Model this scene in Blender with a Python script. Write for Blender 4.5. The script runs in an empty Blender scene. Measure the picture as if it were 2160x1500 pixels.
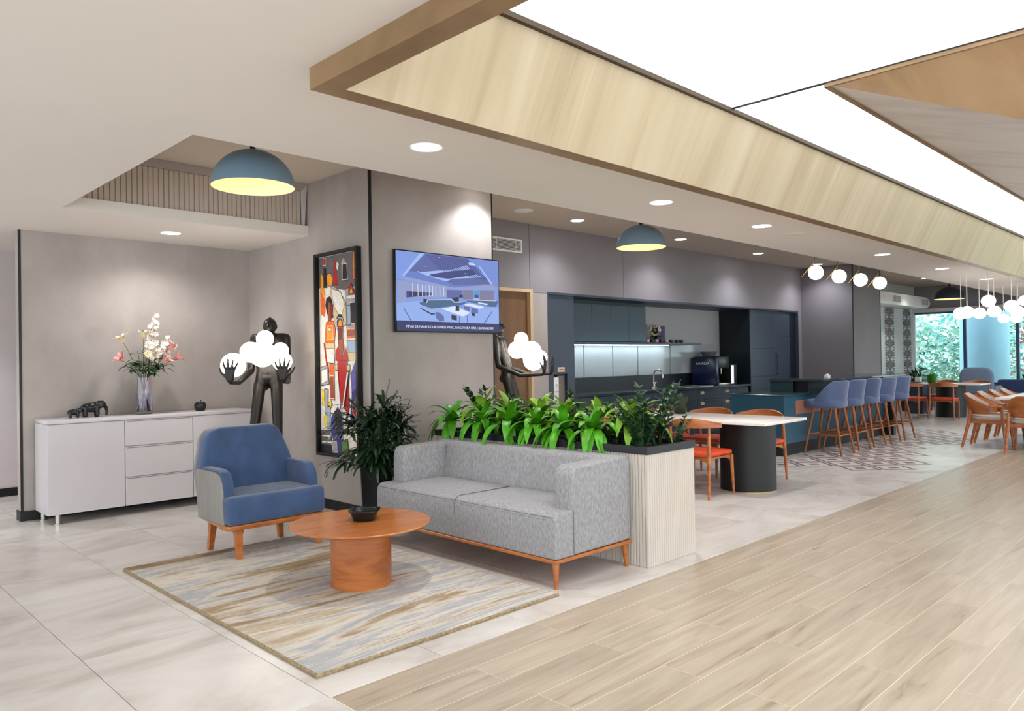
import bpy, bmesh, math, random
import numpy as np
from mathutils import Vector, Matrix, Euler

PI = math.pi
S = bpy.context.scene
COL = S.collection
random.seed(7)

# ------------------------------------------------------------------ camera
f_px, yaw, pit, rol = 1597.0, 0.793, 0.0069, -0.01607
F = Vector((math.cos(yaw)*math.cos(pit), math.sin(yaw)*math.cos(pit), math.sin(pit)))
R0 = Vector((math.sin(yaw), -math.cos(yaw), 0)); U0 = R0.cross(F)
RR = R0*math.cos(rol) + U0*math.sin(rol); UU = -R0*math.sin(rol) + U0*math.cos(rol)
cd = bpy.data.cameras.new('camera'); cam = bpy.data.objects.new('camera', cd); COL.objects.link(cam)
cd.sensor_width = 36.0; cd.sensor_fit = 'HORIZONTAL'; cd.lens = f_px/2160*36.0; cd.clip_end = 300
m = Matrix((RR, UU, -F)).transposed().to_4x4(); m.translation = Vector((0, 0, 1.40)); cam.matrix_world = m
S.camera = cam

# ------------------------------------------------------------------ world, exposure
w = bpy.data.worlds.new('World'); S.world = w; w.use_nodes = True
bg = w.node_tree.nodes['Background']; bg.inputs['Color'].default_value = (0.90, 0.96, 1.0, 1); bg.inputs['Strength'].default_value = 1.9
S.view_settings.view_transform = 'Standard'; S.view_settings.look = 'None'
S.view_settings.exposure = 0.84; S.view_settings.gamma = 1.0; S.view_settings.use_curve_mapping = False
S.cycles.max_bounces = 8; S.cycles.transmission_bounces = 8; S.cycles.caustics_reflective = False; S.cycles.caustics_refractive = False
PANEL_E = 1.35      # radiance of the stretched luminous ceiling
GLOBE_E = 3.5
DOWN_W = 42.0      # watts of one recessed downlight

# ------------------------------------------------------------------ materials
MATS = {}
def srgb(r, g, b):
    return tuple(((c/255)/12.92 if c/255 <= .04045 else ((c/255+.055)/1.055)**2.4) for c in (r, g, b))
def base(name):
    mt = bpy.data.materials.new(name); mt.use_nodes = True; nt = mt.node_tree
    return mt, nt, nt.nodes['Principled BSDF']
def c4(c): return (c[0], c[1], c[2], 1)
def M(name, col, rough=.5, metal=0, var=0, vs=(3, 3, 3), bump=0, bs=60, detail=4, emit=None, es=0, trans=0, coat=0, ior=1.45, alpha=1, rnd=0, sheen=0, spec=.5, col2=None, lo=.35, hi=.65):
    """procedural principled material: colour modulated by object-space noise (vs = scale per axis)"""
    if name in MATS: return MATS[name]
    mt, nt, b = base(name); N = nt.nodes; L = nt.links
    b.inputs['Base Color'].default_value = c4(col); b.inputs['Roughness'].default_value = rough; b.inputs['Metallic'].default_value = metal
    b.inputs['IOR'].default_value = ior; b.inputs['Specular IOR Level'].default_value = spec
    if trans: b.inputs['Transmission Weight'].default_value = trans
    if coat: b.inputs['Coat Weight'].default_value = coat; b.inputs['Coat Roughness'].default_value = .12
    if sheen: b.inputs['Sheen Weight'].default_value = sheen
    if emit is not None:
        b.inputs['Emission Color'].default_value = c4(emit); b.inputs['Emission Strength'].default_value = es
    if alpha < 1: b.inputs['Alpha'].default_value = alpha
    if var or bump or col2:
        tc = N.new('ShaderNodeTexCoord'); mp = N.new('ShaderNodeMapping'); L.new(tc.outputs['Object'], mp.inputs['Vector'])
        mp.inputs['Scale'].default_value = vs
        if rnd:
            oi = N.new('ShaderNodeObjectInfo'); mu = N.new('ShaderNodeMath'); mu.operation = 'MULTIPLY'; mu.inputs[1].default_value = 57.0
            L.new(oi.outputs['Random'], mu.inputs[0])
            cx = N.new('ShaderNodeCombineXYZ'); L.new(mu.outputs[0], cx.inputs[0]); L.new(mu.outputs[0], cx.inputs[1]); L.new(cx.outputs[0], mp.inputs['Location'])
        if var or col2:
            no = N.new('ShaderNodeTexNoise'); no.inputs['Scale'].default_value = 1; no.inputs['Detail'].default_value = detail; no.inputs['Roughness'].default_value = .6
            L.new(mp.outputs[0], no.inputs['Vector'])
            cr = N.new('ShaderNodeValToRGB'); e = cr.color_ramp.elements
            e[0].position = lo; e[1].position = hi
            a = tuple(max(0, x*(1-var)) for x in col); c2 = col2 if col2 else tuple(min(1, x*(1+var)) for x in col)
            e[0].color = c4(a); e[1].color = c4(c2)
            L.new(no.outputs['Fac'], cr.inputs['Fac']); out = cr.outputs['Color']
            if rnd:
                hsv = N.new('ShaderNodeHueSaturation'); mr = N.new('ShaderNodeMapRange'); mr.inputs['To Min'].default_value = 1-rnd; mr.inputs['To Max'].default_value = 1+rnd
                L.new(oi.outputs['Random'], mr.inputs['Value']); L.new(mr.outputs[0], hsv.inputs['Value']); L.new(out, hsv.inputs['Color']); out = hsv.outputs['Color']
            L.new(out, b.inputs['Base Color'])
        if bump:
            n2 = N.new('ShaderNodeTexNoise'); n2.inputs['Scale'].default_value = bs; n2.inputs['Detail'].default_value = 3
            L.new(tc.outputs['Object'], n2.inputs['Vector'])
            bp = N.new('ShaderNodeBump'); bp.inputs['Strength'].default_value = bump; bp.inputs['Distance'].default_value = .01
            L.new(n2.outputs['Fac'], bp.inputs['Height']); L.new(bp.outputs[0], b.inputs['Normal'])
    MATS[name] = mt
    return mt
def MR(name, stops, vs, rough=.5, detail=6, rnd=0, warp=0, bump=0, bs=80, coat=0, spec=.5, nrough=.62):
    """colour-ramp noise material (streaky wood, rug, stone); stops = [(pos, colour)]"""
    mt, nt, b = base(name); N = nt.nodes; L = nt.links
    tc = N.new('ShaderNodeTexCoord'); mp = N.new('ShaderNodeMapping'); L.new(tc.outputs['Object'], mp.inputs['Vector']); mp.inputs['Scale'].default_value = vs
    oi = None
    if rnd:
        oi = N.new('ShaderNodeObjectInfo'); mu = N.new('ShaderNodeMath'); mu.operation = 'MULTIPLY'; mu.inputs[1].default_value = 91.0
        L.new(oi.outputs['Random'], mu.inputs[0]); cx = N.new('ShaderNodeCombineXYZ')
        for i in range(3): L.new(mu.outputs[0], cx.inputs[i])
        L.new(cx.outputs[0], mp.inputs['Location'])
    no = N.new('ShaderNodeTexNoise'); no.inputs['Scale'].default_value = 1; no.inputs['Detail'].default_value = detail; no.inputs['Roughness'].default_value = nrough
    no.inputs['Distortion'].default_value = warp
    L.new(mp.outputs[0], no.inputs['Vector'])
    cr = N.new('ShaderNodeValToRGB'); els = cr.color_ramp.elements
    while len(els) < len(stops): els.new(.5)
    for e, (p, c) in zip(els, stops): e.position = p; e.color = c4(c)
    L.new(no.outputs['Fac'], cr.inputs['Fac']); out = cr.outputs['Color']
    if rnd:
        hsv = N.new('ShaderNodeHueSaturation'); mr = N.new('ShaderNodeMapRange'); mr.inputs['To Min'].default_value = 1-rnd; mr.inputs['To Max'].default_value = 1+rnd
        L.new(oi.outputs['Random'], mr.inputs['Value']); L.new(mr.outputs[0], hsv.inputs['Value']); L.new(out, hsv.inputs['Color']); out = hsv.outputs['Color']
    L.new(out, b.inputs['Base Color']); b.inputs['Roughness'].default_value = rough; b.inputs['Specular IOR Level'].default_value = spec
    if coat: b.inputs['Coat Weight'].default_value = coat; b.inputs['Coat Roughness'].default_value = .15
    if bump:
        n2 = N.new('ShaderNodeTexNoise'); n2.inputs['Scale'].default_value = bs; n2.inputs['Detail'].default_value = 3; L.new(tc.outputs['Object'], n2.inputs['Vector'])
        bp = N.new('ShaderNodeBump'); bp.inputs['Strength'].default_value = bump; bp.inputs['Distance'].default_value = .01
        L.new(n2.outputs['Fac'], bp.inputs['Height']); L.new(bp.outputs[0], b.inputs['Normal'])
    MATS[name] = mt
    return mt
def EM(name, col, s, dark=False):
    if name in MATS: return MATS[name]
    mt, nt, b = base(name)
    b.inputs['Base Color'].default_value = (.01, .01, .012, 1) if dark else c4(col); b.inputs['Emission Color'].default_value = c4(col); b.inputs['Emission Strength'].default_value = s; b.inputs['Roughness'].default_value = .4
    MATS[name] = mt
    return mt

ceil_m = M('ceiling_paint', srgb(228, 221, 214), .9, var=.02, vs=(.4, .4, .4))
upceil_m = M('upper_ceiling_paint', srgb(196, 184, 170), .9, var=.03, vs=(.6, .6, .6))
plaster = M('greige_plaster', srgb(166, 158, 153), .7, var=.14, vs=(1.1, 1.1, .8), bump=.05, bs=9, detail=6)
plaster_k = M('grey_plaster', srgb(138, 133, 138), .62, var=.06, vs=(.9, .9, .7), bump=.03, bs=9, detail=6)
white_wall = M('white_wall_paint', srgb(205, 196, 196), .85, var=.02)
black_trim = M('black_trim', srgb(14, 16, 18), .45, var=.1)
stone = MR('stone_tile', [(.3, srgb(186, 178, 170)), (.5, srgb(206, 201, 197)), (.7, srgb(217, 214, 210))], (.75, 1.7, 1), .27, rnd=.02, warp=1.6, spec=.45)
grout_s = M('stone_grout', srgb(170, 162, 150), .8, var=.05)
plank_m = MR('wood_plank', [(.25, srgb(132, 115, 98)), (.38, srgb(168, 153, 135)), (.6, srgb(184, 170, 153)), (.8, srgb(192, 181, 167))], (1.1, 12, 1), .28, rnd=.05, warp=1.2, spec=.45)
grout_w = M('plank_grout', srgb(224, 213, 195), .8, var=.04)
veneer_y = MR('ceiling_veneer', [(.25, srgb(166, 148, 120)), (.5, srgb(188, 172, 145)), (.75, srgb(200, 187, 164))], (4.2, .3, .3), .42, warp=.8)
veneer_b = MR('frame_veneer', [(.25, srgb(116, 90, 60)), (.5, srgb(138, 110, 77)), (.75, srgb(152, 124, 90))], (2.2, 2.2, 2.2), .45, warp=.6)
veneer_o = MR('orange_veneer', [(.25, srgb(168, 136, 102)), (.5, srgb(194, 162, 126)), (.75, srgb(206, 178, 144))], (.6, 3.0, .6), .45, warp=.8)
veneer_g = MR('grey_veneer', [(.25, srgb(184, 176, 172)), (.5, srgb(214, 208, 206)), (.75, srgb(222, 217, 216))], (3.0, .6, .6), .45, warp=.8)
panel_m = EM('luminous_panel', (.93, .975, 1.0), PANEL_E)
lamp_white = EM('downlight_glow', (1, .96, .9), 14)
globe_m = EM('opal_globe', (1, .93, .82), GLOBE_E)
globe_c = EM('opal_globe_cool', (1, .97, .93), 2.6)
white_lac = M('white_lacquer', srgb(208, 204, 207), .25, var=.01, spec=.4)
chrome = M('brushed_steel', srgb(190, 184, 176), .28, 1)
blk_ceram = M('black_ceramic', srgb(16, 20, 21), .32, var=.15, vs=(20, 20, 20))
blk_resin = M('black_resin', srgb(26, 21, 17), .38, var=.15, vs=(8, 8, 8))
blk_wood = M('dark_charcoal_panel', srgb(17, 19, 22), .45, var=.1, vs=(4, 4, 1))
blue_vel = M('blue_velvet', srgb(54, 78, 116), .85, var=.16, vs=(7, 7, 5), bump=.12, bs=300, sheen=.35)
blue_vel2 = M('slate_blue_velvet', srgb(78, 94, 130), .85, var=.12, vs=(7, 7, 5), bump=.1, bs=200, sheen=.3)
grey_vel = M('grey_suede', srgb(138, 134, 130), .9, var=.10, vs=(12, 12, 4), bump=.1, bs=250)
sofa_fab = M('grey_chenille', srgb(146, 146, 149), .95, var=.22, vs=(75, 75, 32), bump=.25, bs=260, detail=5, sheen=.1)
sofa_seam = M('dark_seam', srgb(104, 104, 108), .9, var=.1)
teak = MR('teak', [(.3, srgb(136, 74, 30)), (.5, srgb(168, 96, 44)), (.7, srgb(184, 114, 58))], (3, 3, 16), .33, warp=.5, rnd=.04, coat=.15)
teak_t = MR('teak_top', [(.3, srgb(156, 88, 40)), (.5, srgb(178, 106, 52)), (.7, srgb(192, 122, 66))], (2, 9, 3), .25, warp=.8, coat=.25)
teak_d = MR('dark_teak', [(.3, srgb(110, 58, 22)), (.5, srgb(142, 80, 34)), (.7, srgb(160, 94, 44))], (6, 6, 6), .4, warp=.5, rnd=.05)
orange_l = M('orange_leather', srgb(204, 70, 28), .45, var=.08, vs=(10, 10, 10), rnd=.03)
navy = M('navy_laminate', srgb(54, 64, 80), .4, var=.04, vs=(2, 2, 2))
navy_d = M('dark_navy_laminate', srgb(18, 26, 34), .4, var=.06)
navy_l = M('slate_laminate', srgb(50, 72, 86), .4, var=.04)
teal_l = M('teal_laminate', srgb(42, 84, 104), .3, var=.06, vs=(2, 2, 2))
worktop = M('charcoal_worktop', srgb(40, 48, 54), .25, var=.1, vs=(14, 14, 14))
splash_m = M('glass_splashback', srgb(160, 168, 172), .12, var=.02)
white_top = MR('white_stone_top', [(.3, srgb(232, 226, 220)), (.7, srgb(246, 243, 239))], (2, 9, 3), .22, warp=.6)
green_gl = M('green_glass', srgb(40, 92, 14), .05, trans=.85, ior=1.45, var=.1)
clear_gl = M('clear_vase_glass', (.93, .88, .95), .03, trans=1.0, ior=1.45)
water_m = M('vase_water', (.72, .72, .82), .02, trans=1.0, ior=1.33)
pend_out = M('slate_blue_enamel', srgb(108, 132, 148), .38, var=.03)
pend_in = M('ochre_enamel_glow', srgb(240, 216, 160), .4, emit=srgb(255, 226, 160), es=.28)  # slight emission stands in for bulb light on the lining
pend_dk = M('dark_enamel', srgb(44, 50, 58), .4, var=.03)
brass = M('brass', srgb(190, 160, 90), .3, 1)
leaf_b = M('bright_leaf', srgb(72, 150, 22), .38, var=.25, vs=(9, 9, 9), rnd=.12)
leaf_y = M('variegated_leaf', srgb(124, 168, 50), .4, var=.25, vs=(9, 9, 9), rnd=.10)
leaf_d = M('dark_leaf', srgb(28, 66, 26), .35, var=.3, vs=(14, 14, 14), rnd=.15)
leaf_z = M('glossy_leaf', srgb(40, 74, 46), .28, var=.3, vs=(20, 20, 20), rnd=.12)
leaf_p = M('palm_leaf', srgb(22, 50, 24), .36, var=.3, vs=(16, 16, 16), rnd=.2)
soil_m = M('potting_soil', srgb(40, 30, 24), .95, var=.3, vs=(40, 40, 40), bump=.4, bs=60)
stem_g = M('green_stem', srgb(70, 100, 40), .5, var=.15)
twig_m = M('brown_twig', srgb(84, 58, 40), .7, var=.2)
petal_w = M('white_petal', srgb(248, 238, 226), .6, var=.04)
petal_p = M('pink_petal', srgb(232, 108, 112), .55, var=.16, vs=(16, 16, 16), col2=srgb(250, 200, 190))
petal_c = M('cream_petal', srgb(244, 226, 190), .6, var=.06)
screen_dk = M('screen_bezel', srgb(14, 14, 17), .3)
door_w = MR('door_veneer', [(.3, srgb(94, 64, 38)), (.7, srgb(120, 85, 53))], (6, 6, .7), .45, warp=.4)
door_f = M('pale_door_frame', srgb(206, 178, 142), .5, var=.05, vs=(6, 6, 1))
ribs = M('reeded_cream', srgb(200, 192, 183), .6, var=.05, vs=(4, 4, 2))
grey_uph = M('warm_grey_upholstery', srgb(176, 166, 160), .9, var=.08, vs=(30, 30, 30), bump=.1, bs=250)
alu = M('window_frame_metal', srgb(70, 92, 128), .4, .3)
win_gl = M('window_glass', (.80, .97, .98), .0, trans=1.0, ior=1.02, spec=.2)
wht_pl = M('white_enamel', srgb(232, 232, 230), .35)
fab_p = M('pale_wall_fabric', srgb(196, 206, 204), .85, var=.03)
fab_d = M('grey_lace_print', srgb(118, 116, 116), .85, var=.05)
inlay_m = M('grey_inlay_tile', srgb(112, 102, 102), .5, var=.05)
inlay_w = M('pale_inlay_tile', srgb(214, 204, 202), .35, var=.03)

# ------------------------------------------------------------------ mesh builder
class B:
    def __init__(s): s.bm = bmesh.new()
    def box(s, x0, y0, z0, x1, y1, z1, mi=0):
        v = [s.bm.verts.new(p) for p in ((x0,y0,z0),(x1,y0,z0),(x1,y1,z0),(x0,y1,z0),(x0,y0,z1),(x1,y0,z1),(x1,y1,z1),(x0,y1,z1))]
        for q in ((0,3,2,1),(4,5,6,7),(0,1,5,4),(1,2,6,5),(2,3,7,6),(3,0,4,7)):
            s.bm.faces.new([v[i] for i in q]).material_index = mi
        return s
    def merge(s, t, mat=None):
        me = bpy.data.meshes.new('tmp'); t.to_mesh(me); t.free()
        if mat is not None: me.transform(mat)
        s.bm.from_mesh(me); bpy.data.meshes.remove(me); return s
    def rbox(s, x0, y0, z0, x1, y1, z1, r=.02, seg=3, mat=None):
        t = B(); t.box(x0, y0, z0, x1, y1, z1)
        bmesh.ops.bevel(t.bm, geom=list(t.bm.edges), offset=r, segments=seg, profile=.5, affect='EDGES')
        return s.merge(t.bm, mat)
    def prism(s, pts, axis, a, b, r=0, seg=3, mat=None):
        """pts: 2-D outline; axis 'X': (y,z), 'Y': (x,z), 'Z': (x,y); extruded a..b"""
        t = bmesh.new()
        def p3(p, h): return {'X': (h, p[0], p[1]), 'Y': (p[0], h, p[1]), 'Z': (p[0], p[1], h)}[axis]
        lo = [t.verts.new(p3(p, a)) for p in pts]; hi = [t.verts.new(p3(p, b)) for p in pts]; n = len(pts)
        t.faces.new(lo); t.faces.new(hi)
        for i in range(n): t.faces.new((lo[i], lo[(i+1)%n], hi[(i+1)%n], hi[i]))
        bmesh.ops.recalc_face_normals(t, faces=list(t.faces))
        if r: bmesh.ops.bevel(t, geom=list(t.edges), offset=r, segments=seg, profile=.5, affect='EDGES', clamp_overlap=True)
        return s.merge(t, mat)
    def ring(s, c, ax, r, n, e1=None):
        ax = Vector(ax).normalized(); a = Vector((0,0,1)) if abs(ax.z) < .9 else Vector((1,0,0))
        u = ax.cross(a).normalized(); v = ax.cross(u)
        return [s.bm.verts.new(Vector(c)+u*(r*math.cos(2*PI*i/n))+v*(r*math.sin(2*PI*i/n))) for i in range(n)]
    def tube(s, pts, rad, n=8, cap=True):
        pts = [Vector(p) for p in pts]
        if not hasattr(rad, '__len__'): rad = [rad]*len(pts)
        prev = None; u = None
        for i, p in enumerate(pts):
            d = (pts[min(i+1, len(pts)-1)]-pts[max(i-1, 0)]).normalized()
            if u is None:
                a = Vector((0,0,1)) if abs(d.z) < .9 else Vector((1,0,0)); u = d.cross(a).normalized()
            else: u = (u - d*u.dot(d)).normalized()
            v = d.cross(u)
            rg = [s.bm.verts.new(p+u*(rad[i]*math.cos(2*PI*k/n))+v*(rad[i]*math.sin(2*PI*k/n))) for k in range(n)]
            if prev:
                for k in range(n): s.bm.faces.new((prev[k], prev[(k+1)%n], rg[(k+1)%n], rg[k]))
            elif cap: s.bm.faces.new(rg[::-1])
            prev = rg
        if cap: s.bm.faces.new(prev)
        return s
    def lathe(s, prof, c=(0,0,0), n=32, cap0=True, cap1=True, sq=None):
        prev = None
        for i, (r, z) in enumerate(prof):
            rg = []
            for k in range(n):
                a = 2*PI*k/n; q = 1
                if sq: q = sq(a)
                rg.append(s.bm.verts.new((c[0]+r*q*math.cos(a), c[1]+r*q*math.sin(a), c[2]+z)))
            if prev:
                for k in range(n): s.bm.faces.new((prev[k], prev[(k+1)%n], rg[(k+1)%n], rg[k]))
            elif cap0: s.bm.faces.new(rg[::-1])
            prev = rg
        if cap1: s.bm.faces.new(prev)
        return s
    def sphere(s, c, r, u=24, v=14):
        if not hasattr(r, '__len__'): r = (r, r, r)
        t = bmesh.new(); bmesh.ops.create_uvsphere(t, u_segments=u, v_segments=v, radius=1)
        return s.merge(t, Matrix.Translation(c) @ Matrix.Diagonal((r[0], r[1], r[2], 1)))
    def surf(s, grid, close=False):
        vs = [[s.bm.verts.new(p) for p in row] for row in grid]
        for i in range(len(vs)-1):
            m_ = len(vs[i])
            for j in range(m_ if close else m_-1):
                s.bm.faces.new((vs[i][j], vs[i][(j+1)%m_], vs[i+1][(j+1)%m_], vs[i+1][j]))
        return s
    def poly(s, pts, mi=0):
        fc = s.bm.faces.new([s.bm.verts.new(p) for p in pts]); fc.material_index = mi; return s
    def build(s, name, mat, parent=None, smooth=35, recalc=True, loc=None):
        if recalc: bmesh.ops.recalc_face_normals(s.bm, faces=list(s.bm.faces))
        me = bpy.data.meshes.new(name); s.bm.to_mesh(me); s.bm.free()
        for mm in (mat if isinstance(mat, (list, tuple)) else [mat]): me.materials.append(mm)
        if smooth:
            me.polygons.foreach_set('use_smooth', [True]*len(me.polygons)); me.set_sharp_from_angle(angle=math.radians(smooth))
        return obj(name, me, parent, loc)
def obj(name, me, parent=None, loc=None):
    o = bpy.data.objects.new(name, me); COL.objects.link(o)
    if parent is not None: o.parent = parent
    if loc is not None: o.location = loc
    return o
def tag(o, label, cat, group=None, kind=None):
    if label: o['label'] = label
    if cat: o['category'] = cat
    if group: o['group'] = group
    if kind: o['kind'] = kind
    return o
def thing(name, label, cat, loc=(0,0,0), rz=0, group=None):
    o = bpy.data.objects.new(name, None); COL.objects.link(o); o.location = loc; o.rotation_euler = (0,0,rz); o.empty_display_size = .1
    return tag(o, label, cat, group)
def struct(o): o['kind'] = 'structure'; return o
def dup(root, loc, rz=0, label=None, group=None, scale=None):
    def cp(o, par):
        c = o.copy(); COL.objects.link(c); c.parent = par
        for ch in [x for x in ALLCH.get(o.name, [])]: cp(ch, c)
        return c
    ALLCH = {}
    def walk(o):
        ALLCH[o.name] = list(o.children)
        for ch in o.children: walk(ch)
    walk(root)
    r = cp(root, None); r.location = loc; r.rotation_euler = (0,0,rz)
    if scale: r.scale = (scale,)*3
    if label: r['label'] = label
    if group: r['group'] = group
    return r
def light(name, kind, loc, energy, col=(1,.97,.93), parent=None, **k):
    ld = bpy.data.lights.new(name, kind); ld.energy = energy; ld.color = col
    for a, v in k.items(): setattr(ld, a, v)
    o = bpy.data.objects.new(name, ld); COL.objects.link(o); o.location = loc
    if parent is not None: o.parent = parent
    return o
def homog(src, dst):
    A = []
    for (x, y), (u, v) in zip(src, dst):
        A.append([x, y, 1, 0, 0, 0, -u*x, -u*y, -u]); A.append([0, 0, 0, x, y, 1, -v*x, -v*y, -v])
    h = np.linalg.svd(np.array(A, float))[2][-1].reshape(3, 3)
    def fn(x, y):
        q = h @ np.array([x, y, 1.0]); return q[0]/q[2], q[1]/q[2]
    return fn
def textmesh(name, s, size, mat, parent, loc, rot, width=None):
    cu = bpy.data.curves.new(name, 'FONT'); cu.body = s; cu.size = size; cu.extrude = .0006
    to = bpy.data.objects.new('tmp_text', cu); COL.objects.link(to); bpy.context.view_layer.update()
    me = bpy.data.meshes.new_from_object(to.evaluated_get(bpy.context.evaluated_depsgraph_get()))
    bpy.data.objects.remove(to); bpy.data.curves.remove(cu)
    if width:
        xs = [v.co.x for v in me.vertices]; k = width/(max(xs)-min(xs)); me.transform(Matrix.Diagonal((k, 1, 1, 1)))
    me.materials.clear(); me.materials.append(mat); me.name = name
    o = obj(name, me, parent, loc); o.rotation_euler = rot
    return o

# ================================================================== THE SETTING
ZC, ZU = 2.68, 3.20          # main ceiling, raised ceiling
PX, TY = 3.87, 5.73          # art wall plane, screen wall plane
KY = 6.92                    # kitchen wall plane
WX = 22.0                    # window wall plane
# ---- floor
fl = B().box(-4, -6, -.12, 24, 12, -.006).build('floor', grout_s, smooth=0); struct(fl)
tile_me = {}
def slab_mesh(name, w_, d_, t, mat, g=.0015, bev=.0012):
    b = B(); b.box(g, g, -t, w_-g, d_-g, 0)
    es = [e for e in b.bm.edges if all(v.co.z > -1e-6 for v in e.verts)]
    if bev: bmesh.ops.bevel(b.bm, geom=es, offset=bev, segments=1, affect='EDGES')
    me = bpy.data.meshes.new(name); b.bm.to_mesh(me); b.bm.free(); me.materials.append(mat); return me
WXE, WYE = 1.675, 2.82       # corner of the wood-look area
TW, TL = .61, 1.22
tm = slab_mesh('tile', TW, TL, .02, stone)
for i in range(-5, 34):
    for j in range(-2, 6):
        x0 = WXE + i*TW; y0 = WYE + j*TL
        if y0 < WYE-.01 and x0 > WXE-.01: continue
        if y0 > 7.5 and x0 > 7: continue
        if y0 < 2.8 and x0 < -1: continue
        obj('tile', tm, fl, (x0, y0, 0))
# remaining floor in front of and beside the camera, too close under it to be seen
B().box(-4, -6, -.02, WXE, WYE-2*TL, 0).build('floor_slab', stone, fl, smooth=0)
pw, pl = .2050, 1.2270
pm_ = slab_mesh('plank', pl, pw, .02, plank_m, g=.0017, bev=0)
wf = B().box(WXE, -6, -.03, 24, WYE, -.0006).build('floor_wood_base', grout_w, fl, smooth=0)
far_b = B(); cnt = 0
cand = []
for r in range(0, 40):
    y0 = WYE - (r+1)*pw
    off = 2.907 if r % 2 == 0 else 2.295
    for k in range(-2, 18):
        x0 = off + k*pl
        x1 = x0 + pl
        if x1 <= WXE+.02 or x0 > 23: continue
        cand.append((x0, y0, x1))
def seen(x, y):
    d = x*F.x + y*F.y
    if d < .3: return False
    u = (x*RR.x+y*RR.y + (-1.4)*RR.z)/d
    return abs(u) < .78
cand.sort(key=lambda c: ((c[0]+c[2])/2)**2 + c[1]**2)
for (x0, y0, x1) in cand:
    vis = any(seen(x, y0+dy) for x in (x0, (x0+x1)/2, x1) for dy in (0, pw))
    if vis and cnt < 296:
        if x0 >= WXE-.01: obj('plank', pm_, fl, (x0, y0, 0))
        else: obj('plank', slab_mesh('plank_cut', x1-WXE, pw, .02, plank_m, g=.0017, bev=0), fl, (WXE, y0, 0))
        cnt += 1
    else:
        g = .0017; far_b.box(max(x0, WXE)+g, y0+g, -.02, x1-g, y0+pw-g, 0)
o = far_b.build('far_planks', plank_m, fl, smooth=0); o['kind'] = 'stuff'
# concentric diamond inlays in front of the bar
def diamond_ring(b, a, t, z=.0012):
    pts = [(a, 0), (0, a), (-a, 0), (0, -a)]; i_ = a-t*1.414; ins = [(i_, 0), (0, i_), (-i_, 0), (0, -i_)]
    for k in range(4):
        p, q = pts[k], pts[(k+1) % 4]; r_, s_ = ins[(k+1) % 4], ins[k]
        b.poly([(p[0], p[1], z), (q[0], q[1], z), (r_[0], r_[1], z), (s_[0], s_[1], z)])
b = B(); diamond_ring(b, .272, .042); c_ = .085
b.poly([(c_, 0, .0012), (0, c_, .0012), (-c_, 0, .0012), (0, -c_, .0012)])
ex = bmesh.ops.extrude_face_region(b.bm, geom=list(b.bm.faces)); bmesh.ops.translate(b.bm, verts=[v for v in ex['geom'] if isinstance(v, bmesh.types.BMVert)], vec=(0, 0, -.0035))
inl0 = b.build('inlay_tile', inlay_m, fl, smooth=0); first = True
b = B(); a = .288; b.prism([(a, 0), (0, a), (-a, 0), (0, -a)], 'Z', -.004, .0006); inlw = b.build('inlay_ground', inlay_w, fl, smooth=0)
dm, wm = inl0.data, inlw.data; first = True
P = .29
for i in range(-2, 22):
    for j in range(-2, 12):
        x = 9.35 + i*P; y = 4.55 - j*P
        if (i+j) % 2: continue
        # ragged outline of the patterned zone
        lim = 3.55 + .25*math.sin(x*1.7) + max(0, (9.9-x))*1.0 + max(0, x-13.0)*.25
        if y < lim or y > 4.6 or x > 15.2: continue
        if first: inl0.location = (x, y, 0); inlw.location = (x, y, 0); first = False
        else: obj('inlay_tile', dm, fl, (x, y, 0)); obj('inlay_ground', wm, fl, (x, y, 0))

# ---- ceilings
FX, FY = 1.68, 2.925         # outer corner of the veneer frame
cb = B()
cb.box(-4, -6, ZC, FX, 12, ZC+.10)
cb.box(FX, FY, ZC, WX+.2, 4.21, ZC+.10)
cb.box(1.69, 6.80, ZC, PX, 8.25, ZC+.10)
cb.box(FX, 8.25, ZC, 6, 12, ZC+.10)
cb.box(FX, 4.21, ZC, 1.69, 8.25, ZC+.10)
cb.box(FX+.0, 4.11, ZC+.1, WX+.2, 4.21, ZU+.1)       # sides of the raised opening
cb.box(1.59, 4.21, ZC+.1, 1.69, 8.3, ZU+.1)
ce = cb.build('ceiling', ceil_m, smooth=0); struct(ce)
uc = B().box(1.6, 4.11, ZU, WX+.2, 9.0, ZU+.1).build('ceiling_raised', upceil_m, smooth=0); struct(uc)
# reeded bulkhead above the niche slab
rb = B().box(1.69, 6.87, ZC+.10, PX, 8.2, ZU-.001).build('ceiling_bulkhead', ribs, smooth=0); struct(rb)
rm = None
nr = 48
for i in range(nr):
    x0 = 1.70 + i*(PX-1.76)/nr; wv = (PX-1.76)/nr
    if rm is None:
        o = B().rbox(.0018, -.022, 0, wv-.0018, .01, ZU-.07-ZC-.10, .004, 1).build('slat', M('reed_taupe', srgb(198, 184, 172), .6, var=.05), rb, loc=(x0, 6.862, ZC+.10)); rm = o.data
    else: obj('slat', rm, rb, (x0, 6.862, ZC+.10))
B().box(1.69, 6.815, ZU-.07, PX, 6.87, ZU-.002).build('cornice', M('cornice_paint', srgb(176, 164, 160), .8), rb, smooth=0)
B().prism([(PX-.055, ZC+.105), (PX-.035, ZC+.105), (PX-.002, ZU-.002), (PX-.06, ZU-.075)], 'Y', 6.81, 6.84).build('corner_trim', M('trim_white', srgb(206, 200, 202), .6), rb, smooth=0)

# ---- veneer frame and luminous well
ZB, ZP = 2.584, 3.08
wl = B()
x1w, y0w = 20.0, -4.0
wl.box(FX, FY-.105, ZB, x1w, FY, ZC)                      # long side
wl.box(FX, y0w, ZB, FX+.113, FY-.105, ZC)                 # short side
fr = wl.build('ceiling_frame', veneer_b, smooth=0); struct(fr)
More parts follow.
